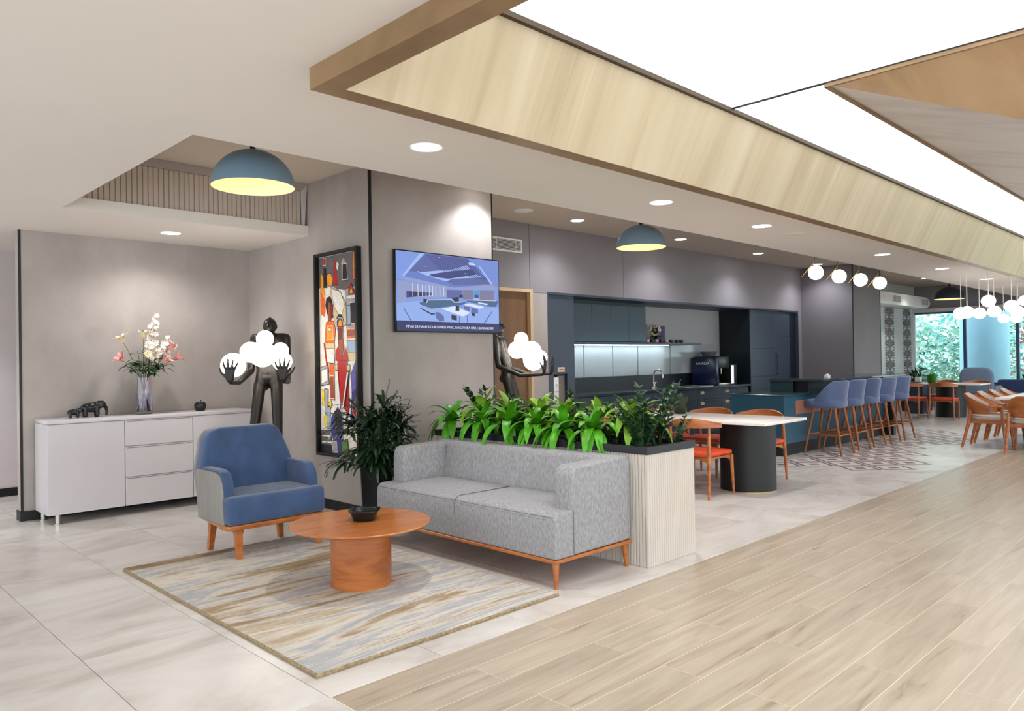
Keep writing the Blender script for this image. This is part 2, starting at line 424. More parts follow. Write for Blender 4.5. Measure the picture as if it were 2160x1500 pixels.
# sloping veneer boards of the long side, one panel each 1.3 m, and the hidden short side
def slope_panel(x0, x1):
    b = B(); g = .0005
    a0, a1 = (FY-.105, ZB+.001), (2.58, ZP)
    P4 = [(x0+g, a0[0], a0[1]), (x1-g, a0[0], a0[1]), (x1-g, a1[0], a1[1]), (x0+g, a1[0], a1[1])]
    back = [(p[0], p[1]+.03, p[2]+.012) for p in P4]
    v = [b.bm.verts.new(p) for p in P4+back]
    for q in ((0,1,2,3),(4,7,6,5),(0,4,5,1),(1,5,6,2),(2,6,7,3),(3,7,4,0)): b.bm.faces.new([v[i] for i in q])
    return b.build('veneer_panel', veneer_y, fr, smooth=0)
x = FX+.113
while x < x1w-.1:
    slope_panel(x, min(x+1.30, x1w)); x += 1.30
B().box(FX+.06, y0w, ZB+.05, FX+.11, FY-.1, ZP+.1).build('veneer_side', veneer_y, fr, smooth=0)
B().box(FX+.113, 2.565, ZP-.028, x1w, 2.60, ZP+.02).build('edge_strip', M('dark_edge', srgb(70, 54, 34), .6), fr, smooth=0)
B().box(FX, 2.60, ZP+.01, x1w, FY+.1, ZP+.05).build('frame_back', veneer_b, fr, smooth=0)
SX, SY = 4.655, 1.94
lp = B().box(FX+.11, y0w, ZP, SX-.008, 2.575, ZP+.03).build('ceiling_light_panel', panel_m, smooth=0); struct(lp)
B().box(SX+.008, y0w, ZP, x1w, 2.575, ZP+.03).build('stretch_panel', panel_m, lp, smooth=0)
B().box(SX-.012, y0w, ZP-.006, SX+.012, 2.575, ZP+.03).build('panel_joint', black_trim, lp, smooth=0)
# inverted veneer hip hanging below the luminous panel
hp = B(); t = 1.5; s_ = .28; xe = 18.0; ye = -4.0
A0 = (SX, SY, ZP-.01); A1 = (xe, SY, ZP-.01); A2 = (SX, ye, ZP-.01); Cn = (SX+t, SY-t, ZP-.01-s_*t); D1 = (xe, SY-t, Cn[2]); D2 = (SX+t, ye, Cn[2])
hip = bpy.data.objects.new('ceiling_hip', None); COL.objects.link(hip); struct(hip)
hb = B().poly([A0, A2, D2, Cn]); hb.build('hip_face', veneer_o, hip, smooth=0)
hb = B().poly([A0, Cn, D1, A1]); hb.build('hip_face', veneer_g, hip, smooth=0)
hb = B().poly([Cn, D2, (xe, ye, Cn[2]), D1]); hb.build('hip_base', veneer_o, hip, smooth=0)
B().box(SX-.006, ye, ZP-.03, SX+.012, SY, ZP-.002).build('edge_strip', veneer_b, hip, smooth=0)
B().box(SX, SY-.012, ZP-.03, xe, SY+.008, ZP-.002).build('edge_strip', veneer_b, hip, smooth=0)

# ---- walls
struct(B().box(1.655, 8.12, 0, PX+.05, 8.25, ZC).build('wall_niche', plaster, smooth=0))
struct(B().box(-4, 9.85, 0, 6, 10.0, ZC).build('wall_corridor', white_wall, smooth=0))
struct(B().box(PX, TY, 0, 5.38, 8.25, ZU).build('wall_pillar', plaster, smooth=0))
struct(B().box(-4, 9.83, 0, 6, 9.85, .09).build('baseboard_corridor', black_trim, smooth=0))
bb = B(); bb.box(1.645, 8.105, 0, PX, 8.12, .09); bb.box(1.645, 8.12, 0, 1.655, 8.26, .09); struct(bb.build('baseboard_niche', black_trim, smooth=0))
bb = B(); bb.box(PX-.013, TY-.012, 0, PX, 8.12, .09); bb.box(PX, TY-.012, 0, 5.39, TY, .09); struct(bb.build('baseboard_pillar', black_trim, smooth=0))
struct(B().box(PX-.004, TY-.006, .09, PX+.022, TY+.01, ZU).build('trim_1', black_trim, smooth=0))
struct(B().box(5.37, TY-.004, 0, 5.384, TY+.05, ZU).build('trim_2', black_trim, smooth=0))
struct(B().box(1.651, 8.114, .09, 1.672, 8.125, ZC).build('trim_3', black_trim, smooth=0))
# kitchen wall of large panels with fine joints
KX0, KX1, KZ = 7.52, 15.05, 2.30
kw = B().box(5.38, KY+.03, KZ, 15.3, KY+.2, ZU).build('wall_kitchen', black_trim, smooth=0); struct(kw)
g = .004
for (a, b_) in ((5.38, 7.165), (7.165, 9.19), (9.19, 15.2)):
    B().box(a+g, KY, KZ if a > 7 else 2.335, b_-g, KY+.03, ZU).build('wall_panel', plaster_k, kw, smooth=0)
B().box(7.21, KY, 0, KX0-.021, KY+.2, KZ-.004).build('wall_pier', plaster, kw, smooth=0)
B().box(5.38, KY, 0, 6.28, KY+.2, 2.335).build('wall_pier', plaster, kw, smooth=0)
B().box(KX1, KY, 0, 15.3, KY+.2, KZ).build('wall_pier', plaster_k, kw, smooth=0)
struct(B().box(5.2, 9.0, 0, 18, 9.1, ZU).build('wall_rear', navy_d, smooth=0))
# door in the kitchen wall
dr = bpy.data.objects.new('door_1', None); COL.objects.link(dr); struct(dr); dr.location = (6.33, KY+.03, 0)
B().box(0, .02, .01, .83, .06, 2.295).build('door_leaf', door_w, dr, smooth=0)
b = B(); b.box(-.05, -.04, 0, 0, .08, 2.335); b.box(.83, -.04, 0, .88, .08, 2.335); b.box(0, -.04, 2.295, .83, .08, 2.335); b.build('door_frame', door_f, dr, smooth=0)
b = B(); b.tube([(.07, .02, 1.0), (.07, -.03, 1.0), (.19, -.03, 1.0)], .009, 8); b.build('door_handle', chrome, dr)
# far column, side wall, window wall
struct(B().box(15.2, 5.88, 0, 16.65, 9.0, ZU).build('wall_column', M('dark_grey_plaster', srgb(118, 113, 118), .62, var=.07, vs=(.9, .9, .7), detail=6), smooth=0))
struct(B().box(15.19, 5.872, 0, 15.225, 5.885, ZU).build('trim_4', black_trim, smooth=0))
struct(B().box(16.635, 5.874, 0, 16.655, 5.9, ZU).build('trim_5', black_trim, smooth=0))
struct(B().box(16.6, 6.9, 0, WX+.1, 7.05, ZU).build('wall_far', fab_p, smooth=0))
b = B(); b.box(WX, -6, 2.50, WX+.2, 7.0, ZU); b.box(WX, -6, 0, WX+.2, 7.0, .62); struct(b.build('wall_window', plaster_k, smooth=0))
struct(B().box(WX-.16, 2, 2.50, WX, 6.9, 2.60).build('trim_6', white_wall, smooth=0))
ys = [6.90, 5.715, 4.56, 3.4, 2.1, .8, -.5, -1.8, -3.1, -4.4, -5.7]
for i in range(len(ys)-1):
    wn = bpy.data.objects.new('window_%d' % (i+1), None); COL.objects.link(wn); struct(wn)
    y1, y0 = ys[i], ys[i+1]
    B().box(WX+.06, y0+.03, .64, WX+.068, y1-.03, 2.49).build('pane', win_gl, wn, smooth=0)
    b = B(); b.box(WX+.02, y0-.035, .62, WX+.11, y0+.035, 2.5); b.box(WX+.02, y0, .62, WX+.11, y1, .66); b.box(WX+.02, y0, 2.46, WX+.11, y1, 2.5)
    b.build('window_frame', alu, wn, smooth=0)
# lace printed strips on the far wall: diamonds of thin printed bands
def lace(x0, wdt, z0, z1):
    b = B(); n = 7; hz = (z1-z0)/n
    for k in range(n):
        zc_ = z0+hz*(k+.5)
        for q in range(5):
            a = wdt*.5*(1-q*.19); h = hz*.56*(1-q*.17); tt = .022
            P1 = [(x0+a, zc_), (x0, zc_+h), (x0-a, zc_), (x0, zc_-h)]; P2 = [(x0+a-tt*1.1, zc_), (x0, zc_+h-tt*1.6), (x0-a+tt*1.1, zc_), (x0, zc_-h+tt*1.6)]
            yy = 6.893-q*.0004-.0025*(k % 2)
            for e in range(4):
                A_, B_, C_, D_ = P1[e], P1[(e+1) % 4], P2[(e+1) % 4], P2[e]
                b.poly([(A_[0], yy, A_[1]), (B_[0], yy, B_[1]), (C_[0], yy, C_[1]), (D_[0], yy, D_[1])])
        for sx in (-1, 1):
            for q in range(4):
                zz = z0+hz*k+hz*q/4; a = wdt*.5
                b.poly([(x0+sx*a*.62, 6.8905, zz), (x0+sx*a, 6.8905, zz+hz*.1), (x0+sx*a*.9, 6.8905, zz+hz*.2), (x0+sx*a*.55, 6.8905, zz+hz*.13)])
    return b.build('wall_hanging', fab_d, smooth=0, recalc=False)
tag(lace(20.13, .66, .75, 2.62), 'grey diamond lace print strip on the pale far wall, beside the column', 'wall hanging', 'lace print strips on the far wall')
tag(lace(21.40, .60, .75, 2.62), 'grey diamond lace print strip on the pale far wall, next to the window', 'wall hanging', 'lace print strips on the far wall')

# ================================================================== LAMPS
def downlight(x, y, z, r, label, grp, on=True, watts=None, col=(1, .97, .94), spot=100, blend=.6):
    t = thing('downlight', label, 'downlight', (x, y, z), 0, grp)
    b = B(); b.lathe([(r*1.0, -.001), (r*1.12, -.004), (r*1.14, .0)], n=28, cap0=False, cap1=False); b.lathe([(r*1.0, -.001), (r*1.0, .02)], n=28, cap0=False, cap1=False); b.build('bezel', wht_pl, t)
    B().lathe([(.001, -.0005), (r, -.0005)], n=28, cap0=False, cap1=False).build('diffuser', lamp_white if on else wht_pl, t)
    if on:
        light('downlight_beam', 'SPOT', (0, 0, -.02), watts or DOWN_W, col, t, spot_size=math.radians(spot), spot_blend=blend, shadow_soft_size=.06)
    return t
names = ['recessed downlight in the cream soffit above the sofa, nearest the veneer frame corner', 'recessed downlight in the cream soffit in front of the blue pendant over the table',
 'second recessed downlight right of the table pendant in the cream soffit', 'recessed downlight in the cream soffit right of the globe lamps',
 'recessed downlight in the cream soffit just above the far dark pendant', 'farthest recessed downlight in the cream soffit near the right edge']
for x, l in zip((2.807, 5.246, 6.955, 10.16, 12.6, 15.06), names):
    downlight(x, 3.55, ZC, .088, l, 'soffit downlights')
names = ['recessed downlight in the grey kitchen ceiling left of the table pendant', 'recessed downlight in the grey kitchen ceiling just right of the table pendant',
 'recessed downlight in the grey kitchen ceiling above the dark tall cupboard', 'recessed downlight behind the first brass globe lamp']
for x, l in zip((7.49, 9.89, 12.33, 14.75), names):
    downlight(x, 6.36, ZU, .085, l, 'kitchen ceiling downlights', watts=DOWN_W*.95, col=(.93, .94, 1), spot=132, blend=.8)
downlight(19.65, 5.9, ZU, .085, 'recessed downlight in the bluish ceiling above the white duct', 'kitchen ceiling downlights', watts=DOWN_W, col=(.93, .97, 1))
downlight(5.12, 5.46, ZU, .085, 'recessed downlight washing the wall above the television', 'kitchen ceiling downlights', watts=DOWN_W*1.0, col=(.95, .96, 1), spot=120)
downlight(2.78, 7.47, ZC, .085, 'recessed downlight in the niche ceiling above the white sideboard', 'niche downlights', watts=DOWN_W*.85, col=(1, .97, .96), spot=148, blend=.7)
downlight(.9, 9.2, ZC, .085, 'recessed downlight in the side corridor behind the partition', 'niche downlights', watts=DOWN_W*1.6, col=(.96, .95, 1))
# unlit round ceiling grilles
t = tag(B().lathe([(.001, -.012), (.10, -.012), (.118, -.004), (.12, 0)], n=30, cap1=False).build('ceiling_speaker', wht_pl, loc=(6.48, 6.345, ZU)), 'unlit round white speaker in the kitchen ceiling by the vent', 'speaker')
for x, l in ((7.68, 'flush round speaker grille in the soffit after the third downlight'), (13.69, 'flush round speaker grille in the soffit before the last downlight')):
    tag(B().lathe([(.001, -.004), (.085, -.004), (.095, 0)], n=24, cap1=False).build('ceiling_speaker', ceil_m, loc=(x, 3.55, ZC)), l, 'speaker', 'soffit speakers')

def pendant(x, y, z, r, out, inn, label, warm, bulb):
    t = thing('pendant_lamp', label, 'pendant lamp', (x, y, z), 0, 'dome pendant lamps')
    pr = [(r*math.cos(a), r*.92*math.sin(a)) for a in [i*PI/2/14 for i in range(14)]]+[(.012, r*.92)]
    B().lathe(pr, n=48, cap0=False).build('shade', out, t, 60)
    pr2 = [((r-.004)*math.cos(a), (r-.004)*.92*math.sin(a)) for a in [i*PI/2/14 for i in range(15)]]
    b = B(); b.lathe(pr2[:-1]+[(.002, pr2[-1][1])], n=48, cap0=False, cap1=False); b.build('shade_lining', inn, t, 60)
    B().lathe([(r, 0), (r-.004, 0)], n=48, cap0=False, cap1=False).build('rim', out, t)
    b = B(); b.lathe([(.018, r*.92-.01), (.018, r*.92+.03), (.006, r*.92+.05)], n=16); b.build('cap', black_trim, t)
    B().tube([(0, 0, r*.92+.04), (0, 0, ZU-z)], .004, 8).build('cord', black_trim, t)
    B().lathe([(.05, ZU-z-.02), (.05, ZU-z)], n=20).build('canopy', black_trim, t)
    B().sphere((0, 0, r*.5), .045, 16, 10).build('bulb', EM('warm_bulb', (1, .86, .62), bulb), t)
    return t
pendant(2.35, 4.85, 2.60, .272, pend_out, pend_in, 'slate blue dome pendant with glowing ochre lining above the coffee table', 1, 9)
pendant(6.77, 4.85, 2.605, .268, pend_out, pend_in, 'slate blue dome pendant with glowing ochre lining above the dining table', 1, 9)
pendant(17.67, 4.85, 2.545, .29, pend_dk, pend_in, 'dark dome pendant hanging above the far table by the window', 1, 10)
# brass rod and globe lamps over the bar
def rod_lamp(x, label):
    t = thing('globe_lamp', label, 'pendant lamp', (x, 4.85, 2.642), 0, 'brass globe lamps over the bar')
    B().sphere((0, 0, 0), .108, 28, 18).build('globe', globe_c, t)
    top = Vector((-.012, .012, .165)); lo = top + Vector((-.142, .140, -.225)); u = (lo-top).normalized()
    B().tube([(top.x, top.y, ZU-2.642), tuple(top), tuple(lo)], .0065, 8).build('rod', brass, t)
    B().tube([tuple(top+u*.15), (0, 0, 0)], .005, 6).build('arm', brass, t)
    B().lathe([(.04, ZU-2.642-.015), (.04, ZU-2.642)], c=(top.x, top.y, 0), n=18).build('canopy', brass, t)
for x, l in zip((11.17, 12.02, 12.88, 13.74), ('white globe lamp on a slanted brass rod, leftmost of the four over the bar', 'white globe lamp on a slanted brass rod, second from the left over the bar',
        'white globe lamp on a slanted brass rod, third from the left over the bar', 'white globe lamp on a slanted brass rod, rightmost of the four over the bar')): rod_lamp(x, l)
# hanging opal globes over the far right table
GL = [(2027,661,14,'lower left end of the hanging globe cluster'),(2040,659,13.5,'overlapping the leftmost globe of the hanging cluster'),(2066,661,12.5,'third globe from the left in the hanging cluster'),
 (2085,635,13.5,'highest white globe near the middle of the hanging cluster'),(2097,657,13,'hanging white globe just below the highest one'),(2117,672,10.5,'small low white globe right of the middle of the cluster'),
 (2134,646,14,'upper white globe in the right-hand group of the cluster'),(2147,659,14,'white globe tucked below the upper right globe'),(2162,634,12,'white globe cut off by the right picture edge'),(2144,671,11,'lowest white globe of the right-hand group')]
def pix(x, y): return F + RR*((x-1080)/f_px) + UU*((750-y)/f_px)
for i, (x, y, r, l) in enumerate(GL):
    d = pix(x, y); yy = (3.65, 3.35, 3.6, 3.0, 3.3, 3.7, 2.9, 3.2, 2.6, 3.5)[i]
    k = yy/d.y; p = Vector((0, 0, 1.4)) + d*k; dep = k; rr = r*dep/f_px
    t = thing('hanging_globe', l, 'pendant lamp', p, 0, 'hanging globe cluster')
    B().sphere((0, 0, 0), (rr, rr, rr*.92), 24, 16).build('globe', globe_c, t)
    zt = (ZC if yy > 2.925 else ZP)
    B().tube([(0, 0, rr*.9), (0, 0, zt-p.z)], .006, 6).build('cord', wht_pl, t)
# air duct with grilles at the far wall
t = thing('air_duct', 'white ventilation duct with two grilles under the far ceiling', 'duct', (17.05, 6.66, 2.58))
b = B(); b.prism([(0, 0), (4.3, 0), (4.5, .06), (4.57, .14), (4.5, .22), (4.3, .28), (0, .28)], 'Y', -.28, .235, .02, 2); b.build('duct_body', wht_pl, t)
for x in (2.08, 4.12):
    gq = B().box(x-.24, -.288, .07, x+.24, -.281, .215).build('grille', M('grille_dark', srgb(120, 130, 140), .6), t, smooth=0)
    b = B()
    for k in range(2): b.box(x-.245+k*.25, -.293, .065, x-.235+k*.25+.0, -.288, .22)
    for k in range(6): b.box(x-.24, -.295, .075+k*.024, x+.24, -.289, .083+k*.024)
    b.box(x+.235, -.293, .065, x+.245, -.288, .22); b.build('louvre', wht_pl, gq, smooth=0)
# vent grille in the kitchen wall
t = thing('air_vent', 'white slatted air vent high in the wall above the brown door', 'vent', (6.2, KY-.005, 2.795))
W_, H_ = .815, .175
b = B(); b.box(0, -.012, 0, W_, .005, .022); b.box(0, -.012, H_-.022, W_, .005, H_); b.box(0, -.012, .022, .022, .005, H_-.022); b.box(W_-.022, -.012, .022, W_, .005, H_-.022); b.build('vent_frame', wht_pl, t, smooth=0)
B().box(.022, 0, .022, W_-.022, .004, H_-.022).build('vent_back', black_trim, t, smooth=0)
sm = None
for k in range(8):
    z = .03+k*.0158
    if sm is None: o = B().box(.022, -.009, 0, W_-.022, -.003, .0055).build('slat', wht_pl, t, smooth=0, loc=(0, 0, z)); sm = o.data
    else: obj('slat', sm, t, (0, 0, z))
for x in (.36, .70): B().box(x, -.0115, .022, x+.006, -.0085, H_-.022).build('divider', wht_pl, t, smooth=0)

# ================================================================== LOUNGE
# ---- rug
rug_m = MR('rug_pile', [(.30, srgb(132, 112, 88)), (.40, srgb(168, 149, 124)), (.45, srgb(208, 201, 190)), (.50, srgb(166, 168, 174)), (.55, srgb(212, 205, 194)), (.62, srgb(176, 158, 132)), (.70, srgb(214, 206, 195))], (.5, 3.1, 1), .95, detail=7, warp=.9, bump=.6, bs=190, spec=.1, nrough=.64)
b = B(); nx, ny = 84, 130; X0, X1, Y0, Y1 = 1.74, 3.33, 3.03, 5.59
rnd = random.Random(3)
def rz_(i, j): return .020 + rnd.uniform(-.0012, .0012)
grid = [[(X0+(X1-X0)*i/nx, Y0+(Y1-Y0)*j/ny, rz_(i, j)) for j in range(ny+1)] for i in range(nx+1)]
b.surf(grid)
edge = [grid[i][0] for i in range(nx+1)]+[grid[nx][j] for j in range(1, ny+1)]+[grid[i][ny] for i in range(nx-1, -1, -1)]+[grid[0][j] for j in range(ny-1, 0, -1)]
cxr, cyr = (X0+X1)/2, (Y0+Y1)/2
def outw(p, d): return (p[0]+(d if p[0] > X1-.001 else -d if p[0] < X0+.001 else 0)+rnd.uniform(-.0015, .0015), p[1]+(d if p[1] > Y1-.001 else -d if p[1] < Y0+.001 else 0)+rnd.uniform(-.0015, .0015))
nf = len(b.bm.faces)
b.surf([edge, [(*outw(p, .008), .013) for p in edge], [(*outw(p, .006), .0005) for p in edge]], close=True)
b.bm.faces.ensure_lookup_table()
for fc in b.bm.faces[nf:]: fc.material_index = 1
bmesh.ops.remove_doubles(b.bm, verts=list(b.bm.verts), dist=1e-5)
tag(b.build('rug', [rug_m, M('rug_edge_pile', srgb(150, 132, 104), .95, var=.3, vs=(60, 60, 60), bump=.6, bs=190)], None, 40), 'beige, cream and blue-grey streaked rug under the round coffee table', 'rug')

# ---- coffee table and bowl
t = thing('coffee_table', 'round orange-brown wooden coffee table with drum base on the rug', 'table', (2.655, 4.075, .0195))
B().lathe([(.34, .352), (.41, .366), (.434, .376), (.437, .381), (.434, .386), (.002, .386)], n=72).build('table_top', teak_t, t)
B().lathe([(.188, 0), (.188, .352)], n=64).build('base', teak, t)
t = thing('bowl', 'small black glazed lobed bowl on the coffee table', 'bowl', (2.70, 4.10, .4055))
lob = lambda a: 1+.055*math.cos(4*a)
B().lathe([(.062, 0), (.074, .004), (.088, .045), (.094, .056), (.094, .062), (.083, .062), (.074, .045), (.05, .012), (.002, .010)], n=64, sq=lob, cap1=False).build('bowl_body', blk_ceram, t, 50)
B().lathe([(.094, .056), (.103, .060), (.103, .067), (.085, .067), (.083, .060)], n=64, sq=lob, cap0=False, cap1=False).build('rim', M('black_glaze', srgb(20, 24, 28), .12), t, 50)

# ---- sofa (faces -X); origin at front right floor corner
t = thing('sofa', 'grey two-seat chenille sofa with slim wooden base on tapered legs', 'sofa', (3.40, 3.10, 0))
D, L = .76, 1.89
B().rbox(.1, .01, .178, D, L-.01, .40, .02, 2).build('seat_base', sofa_fab, t)
fp = B().prism([(0, .18), (0, .40), (.004, .432), (.022, .455), (.055, .463), (.20, .463), (.20, .18)], 'Y', .001, L-.001, .018, 3).build('seat_front', sofa_fab, t)
for (a, c) in ((.152, L/2-.003), (L/2+.003, L-.152)):
    b = B(); rows = []
    for i in range(13):
        x = .07+(D-.26)*i/12; rows.append([(x, a+(c-a)*j/14, .462+.014*(1-(2*i/12-1)**6)*(1-(2*j/14-1)**8)) for j in range(15)])
    b.surf(rows); b.build('seat_cushion', sofa_fab, t, 60)
B().tube([(-.0015, .02+(L-.04)*j/12, .437) for j in range(13)], .002, 6).build('piping', sofa_seam, fp)
for y0 in (0, L-.15):
    pr = [(.16, .182), (.16, .66), (.175, .715), (.21, .735), (D-.03, .745), (D-.03, .182)]
    o = B().prism(pr, 'Y', y0-.002, y0+.149, .04, 4).build('armrest', sofa_fab, t)
o = B().prism([(D-.215, .42), (D-.175, .725), (D-.15, .752), (D-.04, .752), (D, .72), (D, .19), (D-.15, .19)], 'Y', .002, L-.002, .035, 3).build('backrest', sofa_fab, t)
B().tube([(D-.198, L-.165, .47), (D-.178, L-.165, .715)], .004, 6).build('seam', sofa_seam, o)
B().tube([(D-.2, L/2, .466), (.05, L/2, .466), (.012, L/2, .452), (-.001, L/2, .425), (-.0012, L/2, .34)], .0022, 6).build('seam', sofa_seam, fp)
for yy in (-.0035, L+.0035): B().tube([(.165, yy, .19), (.165, yy, .46)], .0018, 6).build('seam', sofa_seam, t)
B().rbox(-.004, -.004, .158, D, L+.004, .180, .004, 1).build('base_rail', teak, t)
for (x, y) in ((.035, .035), (.035, L-.035), (D-.04, .035), (D-.04, L-.035)):
    b = B(); b.tube([(x, y, .16), (x+(-.012 if x < .3 else .012), y+(-.012 if y < 1 else .012), 0)], [.023, .013], 14); b.build('leg', teak, t)

# ---- blue armchair (faces -Y); origin centre
t = thing('armchair', 'blue velvet armchair with grey outer sides on angled wooden legs', 'armchair', (2.685, 5.52, 0))
hw = .385
B().prism([(-hw+.02, -.32), (hw-.02, -.32), (hw, -.28), (hw-.06, .26), (hw-.12, .30), (-hw+.12, .30), (-hw+.06, .26), (-hw, -.28)], 'Z', .225, .262, .008, 2).build('base_frame', teak, t)
o = B().rbox(-hw+.04, -.25, .264, hw-.04, .2, .466, .03, 3).build('seat_cushion', blue_vel, t)
B().rbox(-hw, -.335, .264, hw, -.17, .462, .036, 4).build('seat_front', blue_vel, t)
# backrest: trapezoid with rounded top, tilted backwards
pts = [(-hw+.01, .30), (-hw+.0, .62), (-.352, .74), (-.33, .85), (-.285, .905), (-.2, .925), (.2, .925), (.255, .905), (.285, .85), (.335, .72), (hw-.02, .62), (hw-.01, .30)]
sh = Matrix.Identity(4); sh[1][2] = .16
B().prism(pts, 'Y', .075, .215, .045, 4, mat=Matrix.Translation((0, -.05, 0)) @ sh).build('backrest', blue_vel, t)
o = B().prism([(p[0]*1.012, p[1]-.004) for p in pts[1:-1]]+[(hw-.02, .264), (-hw+.02, .264)], 'Y', .19, .235, .02, 3, mat=Matrix.Translation((0, -.045, 0)) @ sh).build('back_shell', grey_vel, t)
for s in (-1, 1):
    ap = [(.22, .62), (.24, .645), (-.10, .645), (-.17, .63), (-.215, .585), (-.24, .52), (-.25, .42), (-.25, .25), (.22, .25)]
    x0, x1 = (-hw+.012, -hw+.088) if s < 0 else (hw-.088, hw-.012)
    o = B().prism(ap, 'X', x0, x1, .028, 3).build('armrest', blue_vel, t)
    xs = (-hw-.006, -hw+.016) if s < 0 else (hw-.016, hw+.006)
    ap2 = [(.235, .60), (.21, .628), (-.105, .628), (-.165, .612), (-.205, .57), (-.228, .51), (-.236, .42), (-.262, .264), (.19, .264)]
    B().prism(ap2, 'X', xs[0], xs[1], .009, 2).build('side_panel', grey_vel, t)
b = B(); b.box(-.30, -.03, .185, .30, .02, .225); b.box(-.29, -.27, .192, -.25, .22, .225); b.box(.25, -.27, .192, .29, .22, .225); b.build('under_rail', teak_d, t, smooth=0)
for (x, y, dx, dy) in ((-.295, -.275, 0, -.02), (.31, -.275, .03, -.02), (-.27, .2, -.012, .035), (.26, .19, .03, .03)):
    b = B(); r = .026
    a = [(x-r, y-r, .228), (x+r, y-r, .228), (x+r, y+r, .228), (x-r, y+r, .228)]; c = [(x+dx-r*.7, y+dy-r*.7, .0), (x+dx+r*.7, y+dy-r*.7, .0), (x+dx+r*.7, y+dy+r*.7, .0), (x+dx-r*.7, y+dy+r*.7, .0)]
    if y < 0: c = [(p[0], p[1], .0195) for p in c]
    v = [b.bm.verts.new(p) for p in a+c]
    for q in ((0,1,2,3),(7,6,5,4),(0,4,5,1),(1,5,6,2),(2,6,7,3),(3,7,4,0)): b.bm.faces.new([v[i] for i in q])
    b.build('leg', teak, t, smooth=0)

# ---- sideboard
t = thing('sideboard', 'long glossy white sideboard with drawers on steel legs in the niche', 'sideboard', (1.765, 7.67, 0))
W_, DP = 1.915, .43
b = B(); b.box(0, .02, .088, W_, DP, .895); b.build('body', white_lac, t, smooth=0)
B().rbox(-.002, -.004, .898, W_+.002, DP, .932, .003, 2).build('top', white_lac, t)
g = .003
xs = (0, .642, 1.281, W_)
B().rbox(xs[0]+0, 0, .088, xs[1]-g, .019, .893, .002, 1).build('door', white_lac, t)
B().rbox(xs[2]+g, 0, .088, xs[3]-0, .019, .893, .002, 1).build('door', white_lac, t)
for a, c in ((.088, .352), (.358, .642), (.652, .893)):
    o = B().rbox(xs[1]+g, 0, a, xs[2]-g, .019, c, .002, 1).build('drawer', white_lac, t)
    B().box(xs[1]+.02, -.001, c-.012, xs[2]-.02, .004, c-.006).build('grip_line', M('shadow_gap', srgb(120, 116, 116), .6), o, smooth=0)
for (x, y) in ((.09, .05), (W_-.09, .05), (.05, DP-.05), (W_-.05, DP-.05)):
    B().lathe([(.034, 0), (.034, .006), (.022, .008), (.022, .09)], c=(x, y, 0), n=24).build('leg', chrome, t)

# ---- voxel-fused bodies (statues, elephants)
def fused(name, shapes, voxel, mat, parent=None, loc=None, it=4):
    """shapes: ('c', p0, p1, r0, r1) tapered capsule or ('e', centre, radii, rot)"""
    b = B()
    for s in shapes:
        if s[0] == 'c':
            p0, p1 = Vector(s[1]), Vector(s[2]); n = 14
            b.tube([p0, p1], [s[3], s[4]], n); b.sphere(p0, s[3]*1.0, 14, 8); b.sphere(p1, s[4]*1.0, 14, 8)
        else:
            t_ = bmesh.new(); bmesh.ops.create_uvsphere(t_, u_segments=20, v_segments=12, radius=1)
            b.merge(t_, Matrix.Translation(s[1]) @ Euler(s[3] if len(s) > 3 else (0, 0, 0)).to_matrix().to_4x4() @ Matrix.Diagonal((*s[2], 1)))
    bmesh.ops.recalc_face_normals(b.bm, faces=list(b.bm.faces))
    me = bpy.data.meshes.new(name+'_raw'); b.bm.to_mesh(me); b.bm.free()
    tmp = bpy.data.objects.new('tmp_fuse', me); COL.objects.link(tmp)
    rm_ = tmp.modifiers.new('r', 'REMESH'); rm_.mode = 'VOXEL'; rm_.voxel_size = voxel
    if it: sm_ = tmp.modifiers.new('s', 'SMOOTH'); sm_.factor = .5; sm_.iterations = it
    bpy.context.view_layer.update()
    out = bpy.data.meshes.new_from_object(tmp.evaluated_get(bpy.context.evaluated_depsgraph_get()))
    bpy.data.objects.remove(tmp); bpy.data.meshes.remove(me)
    out.name = name; out.materials.clear(); out.materials.append(mat)
    out.polygons.foreach_set('use_smooth', [True]*len(out.polygons))
    return obj(name, out, parent, loc)
def elephant(name, loc, rz, k, label):
    t = thing(name, label, 'figurine', loc, rz, 'black elephant figurines')
    S_ = [('e', (0, 0, .105), (.085, .052, .055)), ('e', (.045, 0, .115), (.055, .05, .052)), ('e', (.105, 0, .135), (.04, .036, .042)), ('e', (-.055, 0, .10), (.05, .05, .05))]
    for (x, y) in ((.055, .03), (.055, -.03), (-.06, .03), (-.06, -.03)): S_.append(('c', (x, y, .10), (x, y, .018), .024, .021))
    S_ += [('c', (.125, 0, .13), (.15, 0, .095), .022, .018), ('c', (.15, 0, .095), (.155, 0, .05), .018, .014), ('c', (.155, 0, .05), (.15, 0, .018), .014, .012)]
    S_.append(('c', (-.10, 0, .12), (-.118, 0, .06), .006, .005))
    fused('body', S_, .0045, blk_ceram, t)
    for s in (-1, 1):
        fused('ear', [('e', (.085, s*.042, .135), (.034, .007, .042), (0, .15, s*.35))], .004, blk_ceram, t, it=1)
        B().tube([(.135, s*.018, .115), (.155, s*.02, .098), (.172, s*.02, .1)], [.0055, .005, .002], 8).build('tusk', blk_ceram, t)
    t.scale = (k,)*3
    return t
ZT = .932
elephant('elephant_figurine', (2.185, 7.90, ZT), -.05, .86, 'larger black elephant figurine on the left of the white sideboard')
elephant('elephant_figurine', (2.04, 7.90, ZT), -.05, .52, 'small black elephant calf figurine behind the larger elephant')
t = thing('apple_ornament', 'black ribbed apple ornament on the white sideboard', 'ornament', (3.215, 7.90, ZT))
rib_f = lambda a: 1+.03*math.cos(9*a)
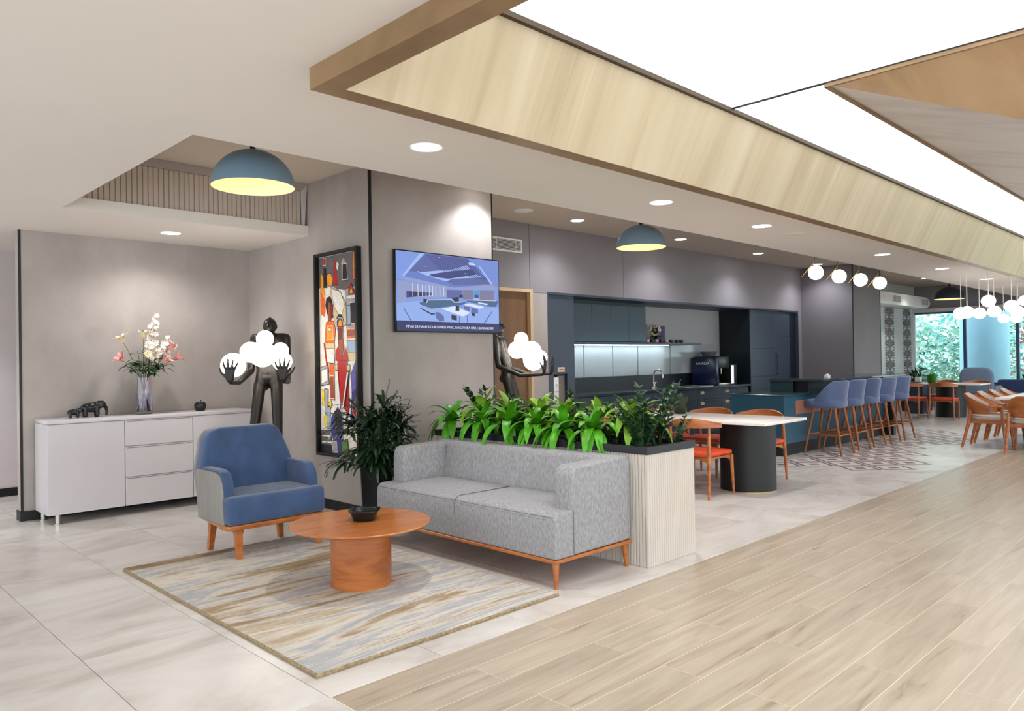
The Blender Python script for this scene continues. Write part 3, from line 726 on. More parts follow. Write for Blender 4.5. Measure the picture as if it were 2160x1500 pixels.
B().lathe([(.035, 0), (.046, .006), (.056, .035), (.058, .06), (.05, .083), (.034, .092), (.012, .086), (.002, .08)], n=54, sq=rib_f, cap1=False).build('apple_body', blk_ceram, t, 60)
B().tube([(0, 0, .08), (.003, 0, .098), (.009, 0, .112)], [.006, .005, .006], 8).build('stalk', blk_ceram, t)

# ---- vase and cut flowers
VX, VY = 2.66, 7.90
t = thing('glass_vase', 'tall clear lilac-tinted glass vase on the white sideboard', 'vase', (VX, VY, ZT))
B().lathe([(.002, 0), (.07, 0), (.077, .012), (.079, .06), (.073, .25), (.067, .36), (.064, .36), (.070, .25), (.074, .06), (.07, .022), (.002, .02)], n=48, cap0=False, cap1=False).build('vase_body', clear_gl, t, 60)
B().lathe([(.002, .0215), (.0685, .0235), (.0725, .06), (.0695, .20), (.002, .20)], n=40, cap0=False, cap1=False).build('water', water_m, t, 60)
def leaf_mesh(b, p0, d, length, width, droop=.5, fold=.2, seg=8, up=Vector((0, 0, 1)), wp=None, curl=0):
    """one arched leaf blade: 3 verts across, follows a drooping midrib"""
    d = Vector(d).normalized(); p = Vector(p0); side = d.cross(up)
    if side.length < .05: side = Vector((1, 0, 0))
    side.normalize(); rows = []; st = length/seg
    for i in range(seg+1):
        s = i/seg
        wv = width*.5*(wp(s) if wp else math.sin(PI*min(1, .12+s*.88))**.8 * (1-.15*s))
        nrm = side.cross(d).normalized()
        rows.append((p - side*wv + nrm*wv*fold, p.copy(), p + side*wv + nrm*wv*fold))
        d = (d + Vector((0, 0, -1))*droop*st/length*(.6+1.4*s)).normalized(); p = p + d*st
    b.surf(rows); return b
def petal_flower(b, c, ax, n, ln, wd, open_=.8, mi=0):
    ax = Vector(ax).normalized(); a = Vector((0, 0, 1)) if abs(ax.z) < .9 else Vector((1, 0, 0)); u = ax.cross(a).normalized(); v = ax.cross(u)
    for k in range(n):
        an = 2*PI*k/n + .3; rdir = u*math.cos(an)+v*math.sin(an); sd = ax.cross(rdir)
        rows = []
        for i in range(6):
            s = i/5; q = s*s*open_
            p = Vector(c) + ax*(ln*s*(1-.45*q)) + rdir*(ln*(.12*s+.75*q)); ww = wd*.5*math.sin(PI*min(1, .1+.9*s))
            rows.append((p-sd*ww, p+ax*(-ww*.15), p+sd*ww))
        b.surf(rows)
FR = random.Random(5)
def flower_stem(kind, tip, label, mid=None):
    """one cut stem from the vase foot to its tip; local origin at the vase foot"""
    t = thing({'lily': 'lily_stem', 'blossom': 'blossom_branch', 'mum': 'chrysanthemum_stem', 'leaf': 'foliage_stem'}[kind], label, 'flower', (VX, VY, ZT), 0, 'cut flowers in the glass vase')
    tip = Vector(tip); an = math.atan2(tip.y, tip.x)
    foot = Vector((-.045*math.cos(an), -.045*math.sin(an), .03)); neck = Vector((.035*math.cos(an), .035*math.sin(an), .36))
    pts = [foot, (foot+neck)/2, neck, neck*.35+tip*.65+Vector((0, 0, .02)), tip]
    B().tube(pts, [.0035, .0035, .0035, .0028, .002], 7).build('stem', twig_m if kind == 'blossom' else stem_g, t)
    ax = (tip-neck).normalized()
    if kind == 'lily':
        b = B(); petal_flower(b, tip, ax, 6, .125, .046, .75); fl_ = b.build('blossom', petal_p if 'pink' in label else petal_c, t, 60, recalc=False)
        b = B()
        for k in range(5):
            e = tip+ax*.085+Vector((FR.uniform(-.015, .015), FR.uniform(-.015, .015), FR.uniform(-.01, .01))); b.tube([tip, e], .0012, 4)
        b.build('stamen', stem_g, fl_)
    elif kind == 'blossom':
        for k in range(22):
            s = FR.uniform(.62, 1.0); c = neck*(1-s)+tip*s+Vector((FR.uniform(-.03, .03), FR.uniform(-.03, .03), FR.uniform(-.02, .03)))
            b = B(); petal_flower(b, c, (FR.uniform(-1, 1), -.8+FR.uniform(-.5, .3), FR.uniform(-.2, 1)), 5, .034, .03, .95); b.build('blossom', petal_w, t, 60, recalc=False)
    elif kind == 'mum':
        b = B()
        for q, (n, ln, op) in enumerate(((16, .062, 1.0), (14, .055, .7), (10, .044, .4))): petal_flower(b, tip, Vector((ax.x*.4, -.8, .35)), n, ln, .012, op)
        b.build('blossom', petal_c, t, 60, recalc=False)
    for k in range(7 if kind in ('lily', 'leaf') else 2 if kind == 'mum' else 0):
        s = FR.uniform(.15, .7); p = neck*(1-s)+tip*s; a_ = FR.uniform(0, 2*PI)
        b = B(); leaf_mesh(b, p, (math.cos(a_), math.sin(a_)-.3, .6), FR.uniform(.10, .17), .042, 1.3); b.build('leaf', leaf_d, t, 60, recalc=False)
flower_stem('blossom', (.13, 0, .96), 'tallest white blossom branch at the top of the bouquet')
flower_stem('blossom', (.10, .02, .88), 'white blossom branch just left of the tallest one')
flower_stem('blossom', (.24, -.02, .74), 'white blossom branch on the upper right of the bouquet')
flower_stem('blossom', (.30, .0, .68), 'white blossom branch leaning farthest right in the bouquet')
flower_stem('blossom', (.10, -.05, .62), 'dense white blossom branch in the middle of the bouquet')
flower_stem('blossom', (.06, -.06, .70), 'pale blossom branch right of the centre lily')
flower_stem('lily', (-.19, -.03, .70), 'cream lily pointing up on the left of the bouquet')
flower_stem('lily', (-.02, -.06, .74), 'cream open lily at the upper centre of the bouquet')
flower_stem('lily', (-.20, -.06, .52), 'pink striped lily hanging at the lower left of the bouquet')
flower_stem('lily', (.15, -.10, .50), 'bright pink lily hanging at the lower right of the bouquet')
flower_stem('lily', (.27, -.05, .53), 'pink lily bud stretching out to the right of the bouquet')
flower_stem('lily', (.22, -.04, .63), 'pink lily bud leaning right above the lower ones')
flower_stem('mum', (.0, -.10, .58), 'cream chrysanthemum in the middle front of the bouquet')
flower_stem('leaf', (-.07, -.05, .62), 'dark green leafy stem on the left of the bouquet')
flower_stem('leaf', (.08, -.08, .48), 'dark green leafy stem low in the bouquet')

# ---- statue lamps (front = +X local)
def hand(S_, wrist, palm_dir, up, s, k=1.3):
    w_ = Vector(wrist); d = Vector(palm_dir).normalized(); n = Vector(up).normalized(); sd = d.cross(n).normalized()*s
    for q in (-.026, -.009, .009, .026): S_.append(('c', w_+sd*q*.5*k, w_+d*.075*k+sd*q*k, .013*k, .0105*k))
    for q, l in ((-.029, .056), (-.0105, .074), (.0105, .069), (.029, .052)):
        b0 = w_+d*.075*k+sd*q*k; b1 = b0+d*l*.55*k+n*l*.06*k+sd*q*.45*k; b2 = b1+d*l*.45*k+n*l*.22*k+sd*q*.3*k
        S_.append(('c', b0, b1, .0085*k, .0075*k)); S_.append(('c', b1, b2, .0075*k, .006*k))
    t0 = w_+d*.02*k+sd*(-.022)*k; t1 = t0+sd*(-.038)*k+d*.03*k+n*.01*k; t2 = t1+sd*(-.018)*k+d*.03*k+n*.02*k
    S_.append(('c', t0, t1, .011*k, .0088*k)); S_.append(('c', t1, t2, .0088*k, .0065*k))
def statue_shapes():
    S_ = [('e', (-.11, 0, 1.782), (.076, .066, .076), (0, -.35, 0)), ('e', (-.08, 0, 1.765), (.05, .05, .05)), ('c', (-.12, 0, 1.74), (-.115, 0, 1.66), .036, .05),
          ('c', (-.035, 0, 1.785), (-.022, 0, 1.768), .008, .010), ('e', (-.11, .062, 1.77), (.016, .008, .024)), ('e', (-.11, -.062, 1.77), (.016, .008, .024)), ('e', (-.11, 0, 1.858), (.014, .014, .010))]
    S_ += [('c', (-.115, -.125, 1.665), (-.115, .125, 1.665), .045, .045), ('c', (-.10, -.09, 1.62), (-.02, -.06, 1.36), .072, .055), ('c', (-.10, .09, 1.62), (-.02, .06, 1.36), .072, .055), ('c', (-.09, 0, 1.62), (-.01, 0, 1.32), .08, .07),
           ('c', (-.01, -.05, 1.34), (0, -.065, 1.22), .062, .062), ('c', (-.01, .05, 1.34), (0, .065, 1.22), .062, .062), ('e', (.0, 0, 1.275), (.062, .10, .06)), ('e', (-.045, -.045, 1.20), (.045, .05, .055)), ('e', (-.045, .045, 1.20), (.045, .05, .055))]
    for s in (-1, 1):
        S_ += [('c', (0, s*.078, 1.21), (.15, s*.115, .70), .060, .043), ('c', (.15, s*.115, .70), (.14, s*.12, .63), .043, .042), ('c', (.14, s*.12, .63), (-.01, s*.14, .09), .044, .030),
               ('c', (-.03, s*.14, .045), (.10, s*.15, .028), .035, .026), ('c', (.10, s*.15, .028), (.15, s*.155, .02), .026, .018)]
        S_ += [('c', (-.115, s*.15, 1.66), (-.065, s*.175, 1.34), .044, .032), ('c', (-.065, s*.175, 1.34), (.20, s*.225, 1.235), .032, .024), ('c', (.20, s*.225, 1.235), (.45, s*.235, 1.245), .024, .021)]
        hand(S_, (.468, s*.235, 1.262), (.12, -s*.04, 1), (-.95, 0, .12), s)
    return S_
GLB = [(.35, -.235, 1.40, .112), (.14, -.13, 1.52, .098), (.16, .01, 1.645, .08), (.27, .01, 1.50, .122), (.22, .165, 1.535, .072), (.335, .20, 1.43, .09)]
t = thing('statue_lamp', 'black figure statue holding glowing globes, standing behind the blue armchair', 'statue lamp', (3.46, 6.88, 0), math.radians(231), 'black statue lamps')
fused('figure', statue_shapes(), .0075, blk_resin, t, it=3)
B().lathe([(.22, 0), (.22, .02), (.21, .028)], n=48).build('plinth', blk_resin, t)
for (x, y, z, r) in GLB: B().sphere((x, y, z), r, 32, 20).build('globe', globe_m, t)
dup(t, (6.05, 6.215, 0), math.radians(-58), 'black figure statue holding glowing globes, half hidden by the television wall')

# ---- framed painting of angular figures (flat print built from colour facets)
t = thing('framed_painting', 'tall black-framed colourful painting of angular figures on the plaster wall', 'painting', (PX, 6.245, 1.49))
h, wv = .975, .375; dp = .055
b = B(); fw = .03
for (y0, y1, z0, z1) in ((-wv, wv, h-fw, h), (-wv, wv, -h, -h+fw), (-wv, -wv+fw, -h+fw, h-fw), (wv-fw, wv, -h+fw, h-fw)): b.box(-dp, y0, z0, 0, y1, z1)
b.build('frame', black_trim, t, smooth=0)
PC = dict(g=srgb(98, 92, 92), w=srgb(226, 220, 212), r=srgb(176, 24, 24), o=srgb(226, 104, 34), y=srgb(226, 196, 40), b=srgb(58, 60, 120), k=srgb(26, 24, 30), s=srgb(150, 172, 196), m=srgb(112, 34, 38), n=srgb(150, 74, 44), e=srgb(236, 150, 30), a=srgb(160, 156, 156), d=srgb(206, 184, 140), p=srgb(92, 84, 156), v=srgb(96, 136, 60))
keys = list(PC); pmats = [M('print_'+k, PC[k], .45, var=.12, vs=(18, 18, 18)) for k in keys]
hm = homog([(70, 122), (302, 80), (305, 1395), (74, 1422)], [(0, 1), (1, 1), (1, 0), (0, 0)])
art = [('w',[(60,90),(320,60),(320,1440),(60,1440)]), ('g',[(68,125),(300,82),(300,300),(240,340),(180,330),(120,300),(68,330)]), ('a',[(230,330),(300,300),(302,620),(232,640)]),
 ('e',[(80,220),(95,250),(112,440),(80,460)]),('o',[(78,330),(112,420),(105,520),(78,500)]),('e',[(118,240),(140,225),(155,260),(150,300),(138,315),(122,300)]),('r',[(165,130),(176,180),(184,300),(156,300)]),
 ('k',[(100,190),(116,200),(122,320),(98,320)]),('r',[(98,130),(114,128),(112,172),(98,170)]),('o',[(275,88),(298,84),(298,262),(272,268)]),('e',[(277,90),(288,88),(286,200),(276,205)]),('a',[(206,150),(222,120),(246,270),(208,275)]),('k',[(214,170),(236,165),(242,262),(212,268)]),
 ('w',[(180,150),(192,165),(184,210),(176,190)]),('d',[(140,320),(190,340),(230,420),(232,560),(180,600),(150,480)]),('w',[(146,330),(200,350),(222,430),(200,520),(160,440)]),('k',[(116,390),(140,378),(152,410),(146,470),(134,520),(120,500),(108,440)]),('n',[(128,420),(152,430),(154,480),(142,540),(126,580),(124,490)]),('m',[(140,430),(156,440),(154,520),(140,520)]),
 ('o',[(112,560),(130,545),(158,545),(168,600),(160,690),(104,690)]),('e',[(120,580),(150,575),(155,660),(116,670)]),('w',[(126,590),(142,588),(140,612),(128,612)]),('d',[(104,690),(160,690),(165,760),(110,760)]),
 ('k',[(178,520),(190,498),(206,500),(216,530),(212,570),(184,575)]),('b',[(176,540),(188,520),(210,522),(216,580),(178,580)]),('e',[(188,545),(198,525),(208,550),(210,575),(186,577)]),('n',[(182,580),(214,578),(210,650),(216,690),(206,780),(192,780),(184,680)]),('m',[(184,590),(206,588),(204,650),(186,660)]),
 ('r',[(166,740),(186,700),(196,760),(216,760),(222,700),(240,740),(244,800),(166,805)]),('r',[(178,800),(236,795),(240,900),(246,1080),(238,1140),(200,1080),(182,900)]),('d',[(166,830),(178,825),(178,860),(166,862)]),('d',[(232,825),(250,820),(250,855),(234,858)]),
 ('o',[(236,590),(300,580),(300,640),(236,652)]),('n',[(240,600),(298,592),(298,620),(240,632)]),('s',[(236,665),(302,655),(300,730),(262,750),(240,720)]),('d',[(240,740),(300,735),(300,780),(245,790)]),('k',[(256,420),(286,415),(288,545),(262,550)]),('s',[(240,440),(256,436),(258,560),(242,562)]),('r',[(250,330),(262,290),(284,360),(248,365)]),('y',[(258,340),(264,320),(272,355),(256,358)]),('w',[(240,375),(292,368),(292,385),(240,392)]),
 ('p',[(258,880),(288,770),(300,1140),(262,1100)]),('b',[(262,1000),(292,960),(302,1200),(250,1180)]),('o',[(284,1020),(300,1060),(302,1150),(280,1140)]),('r',[(262,1060),(284,1050),(284,1150),(266,1130)]),
 ('w',[(112,730),(158,726),(160,820),(118,820)]),('r',[(98,700),(106,700),(128,880),(118,890)]),('o',[(132,830),(158,826),(160,1060),(134,1060)]),('n',[(134,910),(156,905),(158,1050),(136,1056)]),('a',[(80,860),(120,840),(128,960),(80,980)]),('w',[(84,880),(116,862),(120,940),(84,968)]),
 ('y',[(84,1010),(98,1010),(100,1110),(86,1100)]),('y',[(92,1190),(104,1170),(118,1190),(114,1240),(100,1256)]),('y',[(124,1090),(140,1070),(144,1100),(130,1130)]),('s',[(116,1120),(134,1110),(130,1250),(116,1260)]),('a',[(100,1000),(122,1000),(118,1170),(104,1160)]),
 ('b',[(140,1180),(180,1100),(205,1140),(206,1300),(180,1330),(150,1320),(132,1270)]),('k',[(160,1140),(186,1120),(200,1200),(170,1260)]),('g',[(78,1280),(130,1270),(150,1390),(80,1410)]),('w',[(84,1310),(140,1300),(142,1308),(84,1318)]),('w',[(86,1350),(146,1340),(146,1348),(86,1358)]),('k',[(80,1370),(160,1360),(170,1415),(80,1422)]),('b',[(150,1330),(210,1310),(220,1410),(160,1410)]),('v',[(200,1330),(232,1300),(240,1400),(205,1405)]),('a',[(140,1340),(170,1330),(176,1400),(150,1405)]),
 ('w',[(168,870),(182,866),(196,1100),(186,1120)]),('w',[(236,870),(252,862),(220,1080),(206,1110)]),('k',[(244,870),(252,860),(220,1090),(214,1098)])]
b = B()
for i, (k, pts) in enumerate(art):
    q = []
    for (x, y) in pts:
        u, v = hm(x, y); u = min(1, max(0, u)); v = min(1, max(0, v))
        q.append((-.012-.00015*i, wv-fw-u*2*(wv-fw), -h+fw+v*2*(h-fw)))
    if i > 1:
        cy = sum(p[1] for p in q)/len(q); cz = sum(p[2] for p in q)/len(q); e = .0065
        def grow(p):
            v = Vector((0, p[1]-cy, p[2]-cz)); l_ = max(v.length, 1e-4)
            return (p[0]+.00007, min(wv-fw, max(-wv+fw, p[1]+v.y/l_*e)), min(h-fw, max(-h+fw, p[2]+v.z/l_*e)))
        b.poly([grow(p) for p in q], keys.index('k' if i % 4 else 'w'))
    b.poly(q, keys.index(k))
b.build('canvas', pmats, t, smooth=0, recalc=False)

# ---- television
t = thing('television', 'wall-mounted television showing a blue-tinted office interior with caption', 'television', (4.755, TY, 2.062))
w2, h2 = .6575, .38
B().rbox(-w2, -.062, -h2, w2, -.028, h2, .004, 2).build('housing', screen_dk, t)
B().box(-.3, -.03, -.2, .3, -.002, .2).build('wall_bracket', black_trim, t, smooth=0)
TVm = {}
def tvc(k, c, s=.50):
    TVm[k] = EM('screen_'+k, srgb(*c), s, True); return k
for k, c in dict(sky=(128,158,232), pale=(168,192,250), mid=(104,128,206), slate=(92,104,168), deep=(58,66,128), navy=(24,34,92), ink=(20,24,48), floor=(148,178,244), grn=(66,100,138), wall=(150,160,206), tan=(126,124,160), wht=(226,234,255), cyan=(64,160,210), dim=(120,146,222)).items(): tvc(k, c)
tk = list(TVm)
hm2 = homog([(105, 125), (1645, 308), (1645, 1350), (105, 1325)], [(0, 1), (1, 1), (1, 0), (0, 0)])
pic = [('sky',[(95,100),(1660,290),(1660,1240),(95,1180)]),('mid',[(545,180),(1190,255),(1540,650),(975,690),(230,515)]),('slate',[(560,190),(1180,262),(1380,500),(1000,560),(700,520),(450,460),(300,440)]),('pale',[(480,170),(545,180),(230,515),(195,510)]),('pale',[(450,460),(980,420),(1180,360),(1230,420),(1000,470),(620,500),(600,520)]),('deep',[(620,490),(1000,440),(1250,430),(1330,500),(900,560),(700,540)]),('pale',[(600,520),(900,560),(1330,500),(1400,540),(980,580),(870,600)]),('slate',[(870,600),(960,560),(1440,540),(1530,640),(1000,660)]),('wall',[(230,515),(975,690),(1540,650),(1640,700),(1640,720),(980,720),(240,570)])]
for i in range(17):
    x0 = 560+i*38; y0 = 188+i*4.4
    pic.append(('deep',[(x0,y0),(x0+12,y0+1),(x0+12+230+i*9,y0+250+i*6),(x0+230+i*9,y0+252+i*6)]))
pic += [('pale',[(1200,320),(1380,335),(1370,375),(1210,360)]),('wht',[(1225,335),(1365,345),(1360,365),(1230,355)]),('dim',[(1190,255),(1660,300),(1660,700),(1540,650),(1330,380)]),('pale',[(1350,380),(1375,380),(1560,640),(1530,650)]),('dim',[(95,550),(240,570),(250,620),(110,600)]),
 ('wall',[(125,575),(250,585),(248,900),(125,905)]),('wall',[(255,610),(870,690),(870,830),(255,840)]),('deep',[(258,735),(640,765),(640,800),(258,835)]),('navy',[(300,745),(500,765),(500,810),(300,825)]),('tan',[(1110,725),(1270,730),(1270,870),(1110,860)]),('tan',[(1365,730),(1570,735),(1570,890),(1365,880)]),('cyan',[(1285,735),(1345,737),(1345,800),(1285,798)]),('deep',[(1285,798),(1345,800),(1345,845),(1285,842)]),('pale',[(1270,850),(1360,852),(1345,915),(1275,915)]),('slate',[(870,720),(1100,730),(1100,850),(870,840)]),('grn',[(1170,880),(1640,890),(1600,975),(1500,970),(1300,920),(1170,900)]),('wht',[(1170,868),(1600,885),(1600,892),(1170,875)]),
 ('floor',[(95,920),(460,880),(800,1000),(1640,980),(1640,1230),(95,1175)]),('ink',[(465,985),(640,1070),(690,1070),(690,1085),(635,1090),(465,1000)]),('floor',[(470,930),(700,1000),(690,1068),(640,1068),(470,980)]),('grn',[(460,900),(560,905),(580,870),(940,870),(985,910),(1170,905),(1100,945),(640,1000),(460,935)]),('wht',[(555,915),(580,868),(940,862),(985,905),(1095,905),(1095,910),(980,912),(935,870),(585,877),(563,918)]),('ink',[(515,855),(575,860),(555,905),(515,900)]),('ink',[(940,840),(1050,830),(1050,890),(990,900)]),('ink',[(1060,800),(1110,800),(1110,835),(1060,835)]),
 ('wht',[(780,1000),(980,965),(1215,1060),(1110,1115)]),('wht',[(1120,945),(1200,920),(1430,975),(1360,1000)]),('wht',[(1340,905),(1490,930),(1460,950),(1330,920)]),('slate',[(700,1045),(760,1060),(820,1110),(825,1180),(760,1190),(705,1140)]),('ink',[(935,1085),(1015,1110),(1015,1175),(935,1160)]),('ink',[(1005,965),(1050,955),(1055,1035),(995,1030)]),('slate',[(1125,965),(1210,980),(1215,1040),(1120,1010)]),('slate',[(1235,980),(1330,1010),(1335,1070),(1230,1065)]),('ink',[(1240,1060),(1285,1070),(1285,1112),(1240,1105)]),('deep',[(1050,1120),(1060,1122),(1056,1215),(1048,1213)]),('deep',[(1165,1100),(1172,1100),(1172,1212),(1165,1210)]),
 ('deep',[(205,985),(215,983),(330,1178),(318,1180)]),('deep',[(1535,1040),(1545,1042),(1425,1222),(1412,1220)])]
for x in (350, 430, 495, 550, 600, 650, 700, 760, 820): pic.append(('wht',[(x,610+(x-255)*.13),(x+9,611+(x-255)*.13),(x+9,820),(x,820)]))
for (x, y) in ((765,245),(560,375),(1150,485),(440,450)): pic.append(('wht',[(x-12,y),(x,y-6),(x+12,y),(x,y+6)]))
pic.append(('navy',[(95,1172),(1660,1226),(1660,1380),(95,1350)]))
b = B(); bw = .011
for i, (k, pts) in enumerate(pic):
    q = []
    for (x, y) in pts:
        u, v = hm2(x, y); u = min(1, max(0, u)); v = min(1, max(0, v)); q.append((-w2+bw+u*2*(w2-bw), -.0625-.00006*i, -h2+bw+v*2*(h2-bw)))
    b.poly(q, tk.index(k))
o = b.build('screen', [TVm[k] for k in tk], t, smooth=0, recalc=False)
textmesh('caption', 'MFAR 2B MANYATA BUSINESS PARK, NAGAVARA ORR | BANGALORE', .034, EM('screen_text', srgb(214, 220, 250), .6, True), o, (-w2+.115, -.0685, -h2+.040), (PI/2, 0, 0), width=1.10)

# ---- reeded planter box
t = thing('planter_box', 'long cream reeded planter box with black rim behind the grey sofa', 'planter', (4.18, 2.975, 0))
W_, L_ = .575, 2.24
b = B(); b.box(.012, .012, 0, W_-.012, L_-.012, .755); b.build('box_core', M('planter_core', srgb(150, 140, 128), .8), t, smooth=0)
n = 22; wv = W_/n; o = B().rbox(.0015, 0, 0, wv-.0015, .016, .757, .003, 1).build('slat', ribs, t, loc=(0, 0, 0)); sm = o.data
for i in range(1, n): obj('slat', sm, t, (i*wv, 0, 0))
n2 = 86; wv2 = L_/n2; o = B().rbox(0, .0015, 0, .016, wv2-.0015, .757, .003, 1).build('slat', ribs, t, loc=(0, 0, 0)); sm2 = o.data
for i in range(1, n2): obj('slat', sm2, t, (0, i*wv2, 0))
b = B()
for (x0, y0, x1, y1) in ((-.006, -.006, W_+.006, .03), (-.006, L_-.03, W_+.006, L_+.006), (-.006, .03, .03, L_-.03), (W_-.03, .03, W_+.006, L_-.03)): b.box(x0, y0, .757, x1, y1, .808)
b.build('rim', M('black_rim', srgb(24, 26, 34), .4), t, smooth=0)
B().box(.03, .03, .755, W_-.03, L_-.03, .772).build('soil', soil_m, t, smooth=0)
# plants in the planter
PR = random.Random(11)
def dracaena(x, y, z, k, label, nleaf=13, mat=leaf_b, lean=(0, 0), stemh=.07, over=0):
    t = thing('dracaena_plant', label, 'plant', (x, y, z), 0, 'bright green plants in the planter'); ph = PR.uniform(0, 6)
    top = Vector((lean[0], lean[1], stemh))
    B().tube([(0, 0, -.02), tuple(top)], [.011*k, .009*k], 8).build('stem', stem_g, t)
    for i in range(nleaf):
        a = ph + i*2.4 + PR.uniform(-.2, .2); el = .35+.95*(i/nleaf)
        d = Vector((math.cos(a)*math.cos(el), math.sin(a)*math.cos(el), math.sin(el)))
        ln = k*PR.uniform(.28, .40)*(1-.35*(i/nleaf))
        b = B(); leaf_mesh(b, top+Vector((0, 0, .015*i/nleaf)), d, ln, k*PR.uniform(.058, .078), droop=2.6-1.6*(i/nleaf)+PR.uniform(-.3, .3), fold=.25, seg=9)
        b.build('leaf', mat, t, 60, recalc=False)
    for i in range(over):
        a = PI + PR.uniform(-1.0, 1.0); el = PR.uniform(.25, .8)
        b = B(); leaf_mesh(b, top, (math.cos(a)*math.cos(el), math.sin(a)*math.cos(el), math.sin(el)), k*PR.uniform(.26, .34), k*PR.uniform(.058, .074), droop=PR.uniform(2.8, 3.6), fold=.25, seg=10)
        b.build('leaf', mat, t, 60, recalc=False)
    return t
def zz_plant(x, y, z, k, label, ns=6, mat=leaf_z, tall=.30):
    t = thing('zz_plant', label, 'plant', (x, y, z), PR.uniform(0, 6), 'dark green plants in the planter')
    for s in range(ns):
        a = s*2*PI/ns+PR.uniform(-.4, .4); ln = tall*k*PR.uniform(.7, 1.1); tilt = PR.uniform(.1, .5) if s else .02
        pts = []; p = Vector((.02*math.cos(a), .02*math.sin(a), -.02)); d = Vector((math.cos(a)*math.sin(tilt), math.sin(a)*math.sin(tilt), math.cos(tilt)))
        for q in range(9): pts.append(p.copy()); p = p+d*ln/8; d = (d+Vector((math.cos(a), math.sin(a), 0))*.05).normalized()
        b = B(); b.tube(pts, [.006*k*(1-.7*q/8) for q in range(9)], 6)
        sd = d.cross(Vector((0, 0, 1)));  sd = sd.normalized() if sd.length > .05 else Vector((1, 0, 0))
        for q in range(2, 9):
            for s2 in (-1, 1): leaf_mesh(b, pts[q], sd*s2*.9+Vector((0, 0, .75)), k*PR.uniform(.055, .075)*(1-.3*q/9), k*.03, droop=.4, fold=.1, seg=4)
        leaf_mesh(b, pts[-1], d, .05*k, .024*k, droop=.1, seg=4)
        b.build('frond', mat, t, 60, recalc=False)
    return t
zs = .772
front = [(5.08, 'leftmost bright strap-leaved plant at the far end of the planter'), (4.70, 'bright strap-leaved plant drooping over the left half of the sofa back'), (4.38, 'bright strap-leaved plant second from the left of the sofa back seam'), (4.08, 'bright strap-leaved plant drooping over the middle of the sofa back'), (3.78, 'bright strap-leaved plant right of the sofa middle'), (3.50, 'bright strap-leaved plant drooping over the right end of the sofa back')]
for y, l in front: dracaena(4.30+PR.uniform(-.01, .02), y, zs, PR.uniform(1.0, 1.15), l, 15, leaf_b, (-.04, 0), .10, 4)
mid = [(4.92, 'variegated leafy plant between the two leftmost front plants'), (4.55, 'variegated leafy plant left of the planter middle'), (4.22, 'variegated leafy plant in the middle of the planter'), (3.93, 'variegated leafy plant behind the front centre plant'), (3.62, 'variegated leafy plant behind the right front plants'), (3.32, 'yellow-green leafy plant near the right end of the planter')]
for y, l in mid: dracaena(4.48+PR.uniform(-.03, .03), y, zs, PR.uniform(1.0, 1.15), l, 16, leaf_y, (-.02, 0), .17, 3)
for y, k, l in ((4.98, 1.5, 'tall dark spiky plant at the back left of the planter'), (4.50, 1.3, 'dark feathery plant in front of the half-hidden statue'), (3.92, 1.35, 'tall dark plant rising before the kitchen counter'), (3.5, 1.0, 'dark plant at the back right of the planter')):
    zz_plant(4.62, y, zs, k, l, 8, leaf_d, .27)
for x, y, k, l in ((4.34, 3.13, 1.1, 'dark glossy plant at the front right corner of the planter'), (4.56, 3.16, 1.45, 'tallest dark glossy plant at the right end of the planter'), (4.42, 3.27, 1.1, 'low glossy plant just left of the corner one in the planter'), (4.66, 3.08, .85, 'small glossy plant at the back right corner of the planter')):
    zz_plant(x, y, zs, k, l, 9)
fillers = ['between the two leftmost bright plants', 'left of the sofa back seam', 'under the middle bright plant', 'right of the planter middle', 'beside the left variegated plant', 'beside the middle variegated plant', 'beside the right variegated plant', 'at the back left edge', 'at the back middle edge', 'just left of the glossy corner plants']
for i, (x, y) in enumerate(((4.33, 4.88), (4.33, 4.53), (4.34, 4.23), (4.36, 3.64), (4.48, 4.73), (4.48, 4.38), (4.5, 3.78), (4.62, 4.75), (4.63, 4.2), (4.36, 3.38))):
    zz_plant(x, y, zs, .8, 'low dark green filler plant in the planter, '+fillers[i], 7, leaf_d, .26)

